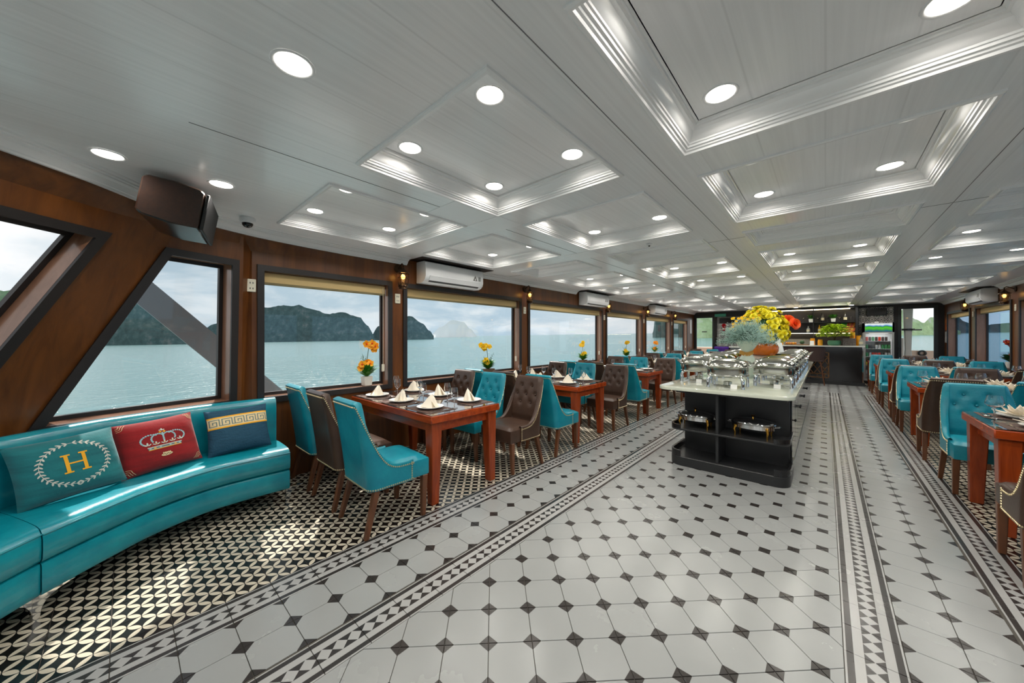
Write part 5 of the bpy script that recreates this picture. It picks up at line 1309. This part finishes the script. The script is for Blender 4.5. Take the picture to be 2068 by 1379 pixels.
for i, x in enumerate((-.56, -.18, .05, .34, .6)): tag(put('cocktail_glass', mart, None, (x, 15.38, 1.9005)), 'cocktail glass on the upper bar shelf, %s from the left' % ORD[i], 'glass', 'cocktail glasses')
sach_me = M().box(-.022, .022, -.008, .008, 0, .15)
reds = [mat('snack_pack_red', srgb(206, 84, 58), .4), mat('snack_pack_orange', srgb(226, 140, 60), .4), mat('snack_pack_green', srgb(60, 150, 66), .4)]
sm = [M().box(-.024, .024, -.010, .010, 0, .15).mesh('snack_pack', r_, bevel=.004) for r_ in reds]
n_ = 0
for row in range(2):
    for k in range(7):
        c = 2 if (row == 1 and k < 3) else (n_ % 2); col_ = ['red', 'orange', 'green'][c]; n_ += 1
        o = put('snack_pack', sm[c], None, (.375+.046*k, 15.42+.07*row-.02, 1.562+.155*row)); o.rotation_euler = (R(-14), R(16), 0)
        tag(o, '%s snack pack, %s from the left in the %s row of the bar shelf' % (col_, ORD[k], ['lower', 'upper'][row]), 'snack pack', 'snack packs on the bar shelf')
tag(M().box(.345, .70, 15.42, 15.53, 1.5555, 1.56).build('snack_tray', black_satin, smooth=False), 'black tray under the snack packs', 'tray'); tag(M().box(.345, .70, 15.45, 15.54, 1.70, 1.716).build('snack_tray', black_satin, smooth=False), 'black riser between the two snack pack rows', 'tray')
# ------------------------------------------------------------------ bar counter
t = thing('bar_counter', 'glossy black bar counter with a white top', 'bar counter', (0, 0, 0))
M().box(-2.0, .80, 14.12, 14.62, .10, 1.115).build('front', black_gloss, t, bevel=.004); M().box(-2.05, .84, 14.05, 14.66, 1.115, 1.15).build('worktop', mat('bar_top_white', srgb(222, 222, 214), .15), t, bevel=.004)
M().box(-2.03, .84, 14.06, 14.64, 0, .10).build('plinth', black_satin, t, bevel=.004); M().box(.785, .808, 14.105, 14.125, .10, 1.115).build('edge_strip', chrome, t, smooth=False)
lw = wood('lattice_wood', srgb(92, 62, 32), srgb(124, 86, 46), .5, (4, 4, 4), 3., .1); m = M()
def pbar(ax, az, bx, bz, w=.01):
    l_ = math.hypot(bx-ax, bz-az); nx, nz_ = -(bz-az)/l_*w, (bx-ax)/l_*w; m.prism_dir([(ax+nx, 14.098, az+nz_), (bx+nx, 14.098, bz+nz_), (bx-nx, 14.098, bz-nz_), (ax-nx, 14.098, az-nz_)], (0, .02, 0))
for x in (-.95, .07): pbar(x, .19, x, .94, .016)
for z in (.19, .94, .30, .83): pbar(-.95, z, .07, z, .012)
for k in range(6):
    x = -.95+.17*k; pbar(x, .30, x+.17, .565); pbar(x+.17, .30, x, .565); pbar(x, .565, x+.17, .83); pbar(x+.17, .565, x, .83); pbar(x+.085, .19, x+.085, .30); pbar(x+.085, .83, x+.085, .94)
m.build('lattice_panel', lw, t, smooth=False, weld=False)
# on the bar
t = thing('bar_plant', 'lime green bushy plant in a round green pot on the bar', 'potted plant', (.20, 14.32, 1.1505)); t.scale = (1.3, 1.15, 1.15); M().lathe([(.08, 0), (.115, .03), (.12, .10), (.105, .135), (.095, .13)], 24).build('pot', mat('pot_green', srgb(90, 150, 116), .35), t)
lime = mat('leaf_lime', srgb(172, 206, 24), .6, var=(14., srgb(206, 226, 60))); f_ = M(); tr_ = M()
for k in range(1100):
    a = rd.uniform(0, 2*pi); el = rd.uniform(-.15, 1.45); hh = rd.uniform(.72, 1.0); lump = 1+.16*math.sin(5*a+3*el); rr = .30*math.cos(el)*hh*lump; z = .27+.27*math.sin(el)*hh*lump; c, s_ = math.cos(a)*rr, math.sin(a)*rr; q_ = rd.uniform(.026, .046); b_ = rd.uniform(0, 6)
    f_.add([(c+q_*math.cos(b_), s_+q_*math.sin(b_), z), (c+q_*.6*math.cos(b_+1.6), s_+q_*.6*math.sin(b_+1.6), z+.008), (c-q_*math.cos(b_), s_-q_*math.sin(b_), z+rd.uniform(-.012, .012)), (c+q_*.6*math.cos(b_-1.6), s_+q_*.6*math.sin(b_-1.6), z+.008)], [(0, 1, 2, 3)])
for k in range(9): a = 2*pi*k/9; tr_.tube([(0, 0, .11), (.03*math.cos(a), .03*math.sin(a), .25), (.16*math.cos(a), .16*math.sin(a), .36+.04*(k % 3))], [.008, .006, .002], 5)
f_.build('foliage', lime, t, weld=False); tr_.build('branch', mat('branch_brown', srgb(70, 52, 34), .7), t)
tag(M().box(.38, .66, 14.2, 14.36, 1.1505, 1.37).build('tissue_box', mat('carved_box', srgb(66, 56, 54), .5, var=(30., srgb(120, 112, 106))), bevel=.008), 'dark patterned box on the bar right of the plant', 'box')
ylw = mat('jar_yellow', srgb(236, 160, 24), .4)
for i, (x, y, z, h, lab) in enumerate(((.60, 14.5, 1.1505, .40, 'tall amber jar behind the patterned box on the bar'), (.73, 14.48, 1.1505, .30, 'amber jar at the right end of the bar'), (-.12, 14.36, 1.1505, .18, 'short amber jar on the bar left of the plant'), (-1.08, 14.30, 1.1505, .18, 'orange jar on the bar behind the flower bowl'), (-.30, 14.46, 1.1505, .22, 'amber jar on the bar behind the menu card'))):
    t = thing('jar', lab, 'jar', (x, y, z), group='amber jars on the bar'); M().lathe([(.055, 0), (.06, .01), (.06, h*.75), (.05, h*.85)], 16).build('body', ylw, t); M().lathe([(.053, h*.85), (.053, h)], 16).build('lid', ylw, t)
bottle('clear sauce bottle at the right end of the bar', (.765, 14.22, 1.1505), bot_c, .26, .045)
tag(M().prism_dir([(-.36, 14.26, 1.1505), (-.26, 14.26, 1.1505), (-.26, 14.29, 1.29), (-.36, 14.29, 1.29)], (0, .004, 0)).build('menu_card', porcelain, smooth=False), 'white menu card propped on the bar', 'card')
t = thing('serving_board', 'wooden board with fruit on the bar', 'board', (-.68, 14.32, 1.1505)); M().box(-.30, .30, -.10, .10, 0, .03).build('board', lw, t, bevel=.004)
tag(M().ball((-.55, 14.32, 1.1815+.06), .06, 16, 10).xf(Matrix.Identity(4)).build('melon', mat('melon_green', srgb(50, 84, 50), .5)), 'dark green melon on the wooden board at the bar', 'melon')
for i in range(5): tag(M().lathe([(.02, 0), (.028, .015), (.026, .05), (.012, .06)], 12, (-.93+.055*i, 14.32, 1.181)).build('cup', ylw if i % 2 else reds[1]), 'small orange cup on the wooden board, %s from the left' % ORD[i], 'cup', 'small cups on the board')
# ------------------------------------------------------------------ bar stools
weave = mat('stool_rattan', srgb(62, 44, 38), .6, bump=(70., .6))
def make_stool():
    t = thing('bar_stool', 'x', 'bar stool', group='bar stools')
    m = M()
    def sh(a, b):
        q_ = pi*(a-.5)*1.15; z = .70+.40*b*(1-.25*abs(2*a-1)**4); r_ = .215+.03*b; return (r_*math.sin(q_), -r_*math.cos(q_)*.95+.02, z)
    m.grid(sh, 22, 8); m.grid(lambda a, b: (sh(a, b)[0]*.9, sh(a, b)[1]*.9, sh(a, b)[2]), 22, 8); m.build('backrest', weave, t)
    M().lathe([(.01, .68), (.20, .685), (.212, .70), (.20, .72), (.01, .73)], 24, cap=False).build('seat', weave, t)
    for sx in (-1, 1):
        for sy in (-1, 1): M().tube([(sx*.22, sy*.2, 0), (sx*.13, sy*.12, .69)], [.011, .016], 8).build('leg', leg_wood, t)
    M().tube([(sx*.185, sy*.168, .27) for sx, sy in ((-1, -1), (1, -1), (1, 1), (-1, 1))], .008, 8, closed=True).build('foot_rail', black_metal, t)
    note(t); return t
stl = make_stool(); stl.location = (-.24, 13.72, 0); stl['label'] = 'brown woven bar stool at the bar, right hand one'
dup(stl, 'brown woven bar stool half hidden behind the chafing dishes', (-.86, 13.74, 0), 0)
# ------------------------------------------------------------------ drinks fridge
t = thing('drinks_fridge', 'grey glass fronted drinks fridge with a landscape header', 'fridge', (1.17, 15.22, 0))
fg = mat('fridge_grey', srgb(150, 152, 150), .4); fw = mat('fridge_liner', srgb(206, 210, 208), .4)
m = M(); m.box(-.32, .32, .22, .28, .08, 1.83); m.box(-.32, -.285, -.24, .24, .08, 1.83); m.box(.285, .32, -.24, .24, .08, 1.83); m.box(-.32, .32, -.24, .24, 1.54, 1.83); m.box(-.32, .32, -.24, .24, .08, .28); m.build('body', fg, t, smooth=False, weld=False)
M().box(-.30, .30, -.22, .26, .0, .08).build('foot_panel', black_metal, t, smooth=False)
M().box(-.285, .285, .20, .219, .28, 1.54).build('liner', fw, t, smooth=False)
for z in (.56, .82, 1.06, 1.29):
    M().box(-.283, .283, -.2, .2, z-.008, z).build('shelf', plastic_white, t, smooth=False)
def header_mat():
    m_ = bpy.data.materials.new('fridge_landscape_print'); m_.use_nodes = True; q_ = m_.node_tree; p = q_.nodes['Principled BSDF']; c = N(q_, 'ShaderNodeTexCoord'); s_ = N(q_, 'ShaderNodeSeparateXYZ'); L(q_, c.outputs['Object'], s_.inputs[0])
    n = N(q_, 'ShaderNodeTexNoise', inp={'Scale': 4., 'Detail': 3.}); mp_ = N(q_, 'ShaderNodeMapping', inp={'Scale': (1.5, 1, .2)}); L(q_, c.outputs['Object'], mp_.inputs[0]); L(q_, mp_.outputs[0], n.inputs[0])
    a = N(q_, 'ShaderNodeMath', operation='MULTIPLY_ADD', inp={1: .12, 2: -.06}); L(q_, n.outputs[0], a.inputs[0]); b = N(q_, 'ShaderNodeMath', operation='ADD'); L(q_, s_.outputs[2], b.inputs[0]); L(q_, a.outputs[0], b.inputs[1])
    r_ = N(q_, 'ShaderNodeMapRange', inp={1: 1.58, 2: 1.80}); L(q_, b.outputs[0], r_.inputs[0])
    k = ramp(q_, r_.outputs[0], [(0, srgb(20, 90, 120)), (.22, srgb(60, 150, 60)), (.45, srgb(80, 190, 30)), (.6, srgb(40, 130, 40)), (.68, srgb(60, 130, 200)), (.85, srgb(200, 216, 230)), (1, srgb(230, 236, 240))]); L(q_, k.outputs[0], p.inputs['Base Color']); L(q_, k.outputs[0], p.inputs['Emission Color']); p.inputs['Emission Strength'].default_value = .35; return m_
M().box(-.28, .28, -.25, -.238, 1.57, 1.805).build('header_print', header_mat(), t, smooth=False)
A = [Vector(p) for p in ((-.315, -.27, .10), (.315, -.27, .10), (.315, -.27, 1.55), (-.315, -.27, 1.55))]
dr_ = ring_prism('door', A, inset(A, .045), (0, .028, 0), fg, t); M().box(-.27, .27, -.262, -.256, .14, 1.51).build('door_pane', pane, dr_, smooth=False)
M().box(.245, .262, -.295, -.27, .75, 1.35).build('door_handle', plastic_white, dr_, bevel=.004)
ld = bpy.data.lights.new('fridge_lamp', 'AREA'); ld.size = .4; ld.energy = 2.2; lo = bpy.data.objects.new('fridge_lamp', ld); COL.objects.link(lo); lo.parent = t; lo.location = (0, -.1, 1.53)
canc = {'silver': mat('can_silver', srgb(200, 204, 206), .3, .6), 'red': mat('can_red', srgb(190, 60, 44), .3), 'green': mat('can_green', srgb(60, 130, 80), .3), 'dark': mat('can_dark', srgb(70, 62, 60), .3), 'gold': mat('can_gold', srgb(190, 170, 70), .3)}
can_me = {k: M().lathe([(.024, 0), (.031, .006), (.031, .108), (.026, .12), (.026, .122)], 14).mesh('drink_can', v) for k, v in canc.items()}
for z, cols, nm in ((1.29, ['red', 'dark', 'green', 'dark', 'red', 'dark', 'dark'], 'top'), (1.06, ['green', 'dark', 'dark', 'silver', 'silver', 'green', 'green', 'green'], 'second'), (.82, ['green', 'silver', 'red', 'red', 'red', 'dark', 'silver', 'silver'], 'third'), (.56, ['gold', 'gold', 'gold', 'silver', 'dark', 'dark', 'silver'], 'fourth'), (.28, ['silver', 'dark', 'silver', 'silver', 'dark', 'silver'], 'bottom')):
    for i, c in enumerate(cols):
        tag(put('drink_can', can_me[c], None, (1.17-.235+.067*i, 15.22-.12, z+.0005)), '%s drink can on the %s fridge shelf, %s from the left' % (c, nm, ORD[i]), 'can', 'drink cans in the fridge')
tag(M().box(1.10, 1.19, 15.1, 15.2, 1.8305, 1.87).build('remote_box', porcelain, bevel=.004), 'small white box on top of the drinks fridge', 'box')
# notices on the right wall by the door
for i, (z0, z1, c) in enumerate(((1.78, 1.92, srgb(190, 110, 50)), (1.60, 1.76, srgb(206, 104, 44)), (1.25, 1.56, srgb(196, 200, 200)))):
    tag(M().box(XR-.008, XR-.001, 15.36, 15.50, z0, z1).build('wall_notice', mat('notice_%d' % i, c, .6, var=(30., tuple(x*.6 for x in c[:3])+(1,))), smooth=False), ['orange notice beside the right glass door, upper one', 'orange notice beside the right glass door, lower one', 'pale printed notice beside the right glass door'][i], 'notice')
tag(M().box(XL+.001, XL+.012, 15.0, 15.22, 1.55, 2.1).build('wall_panel_board', plastic_white, bevel=.003), 'tall white panel on the left wall beside the glass door', 'panel')
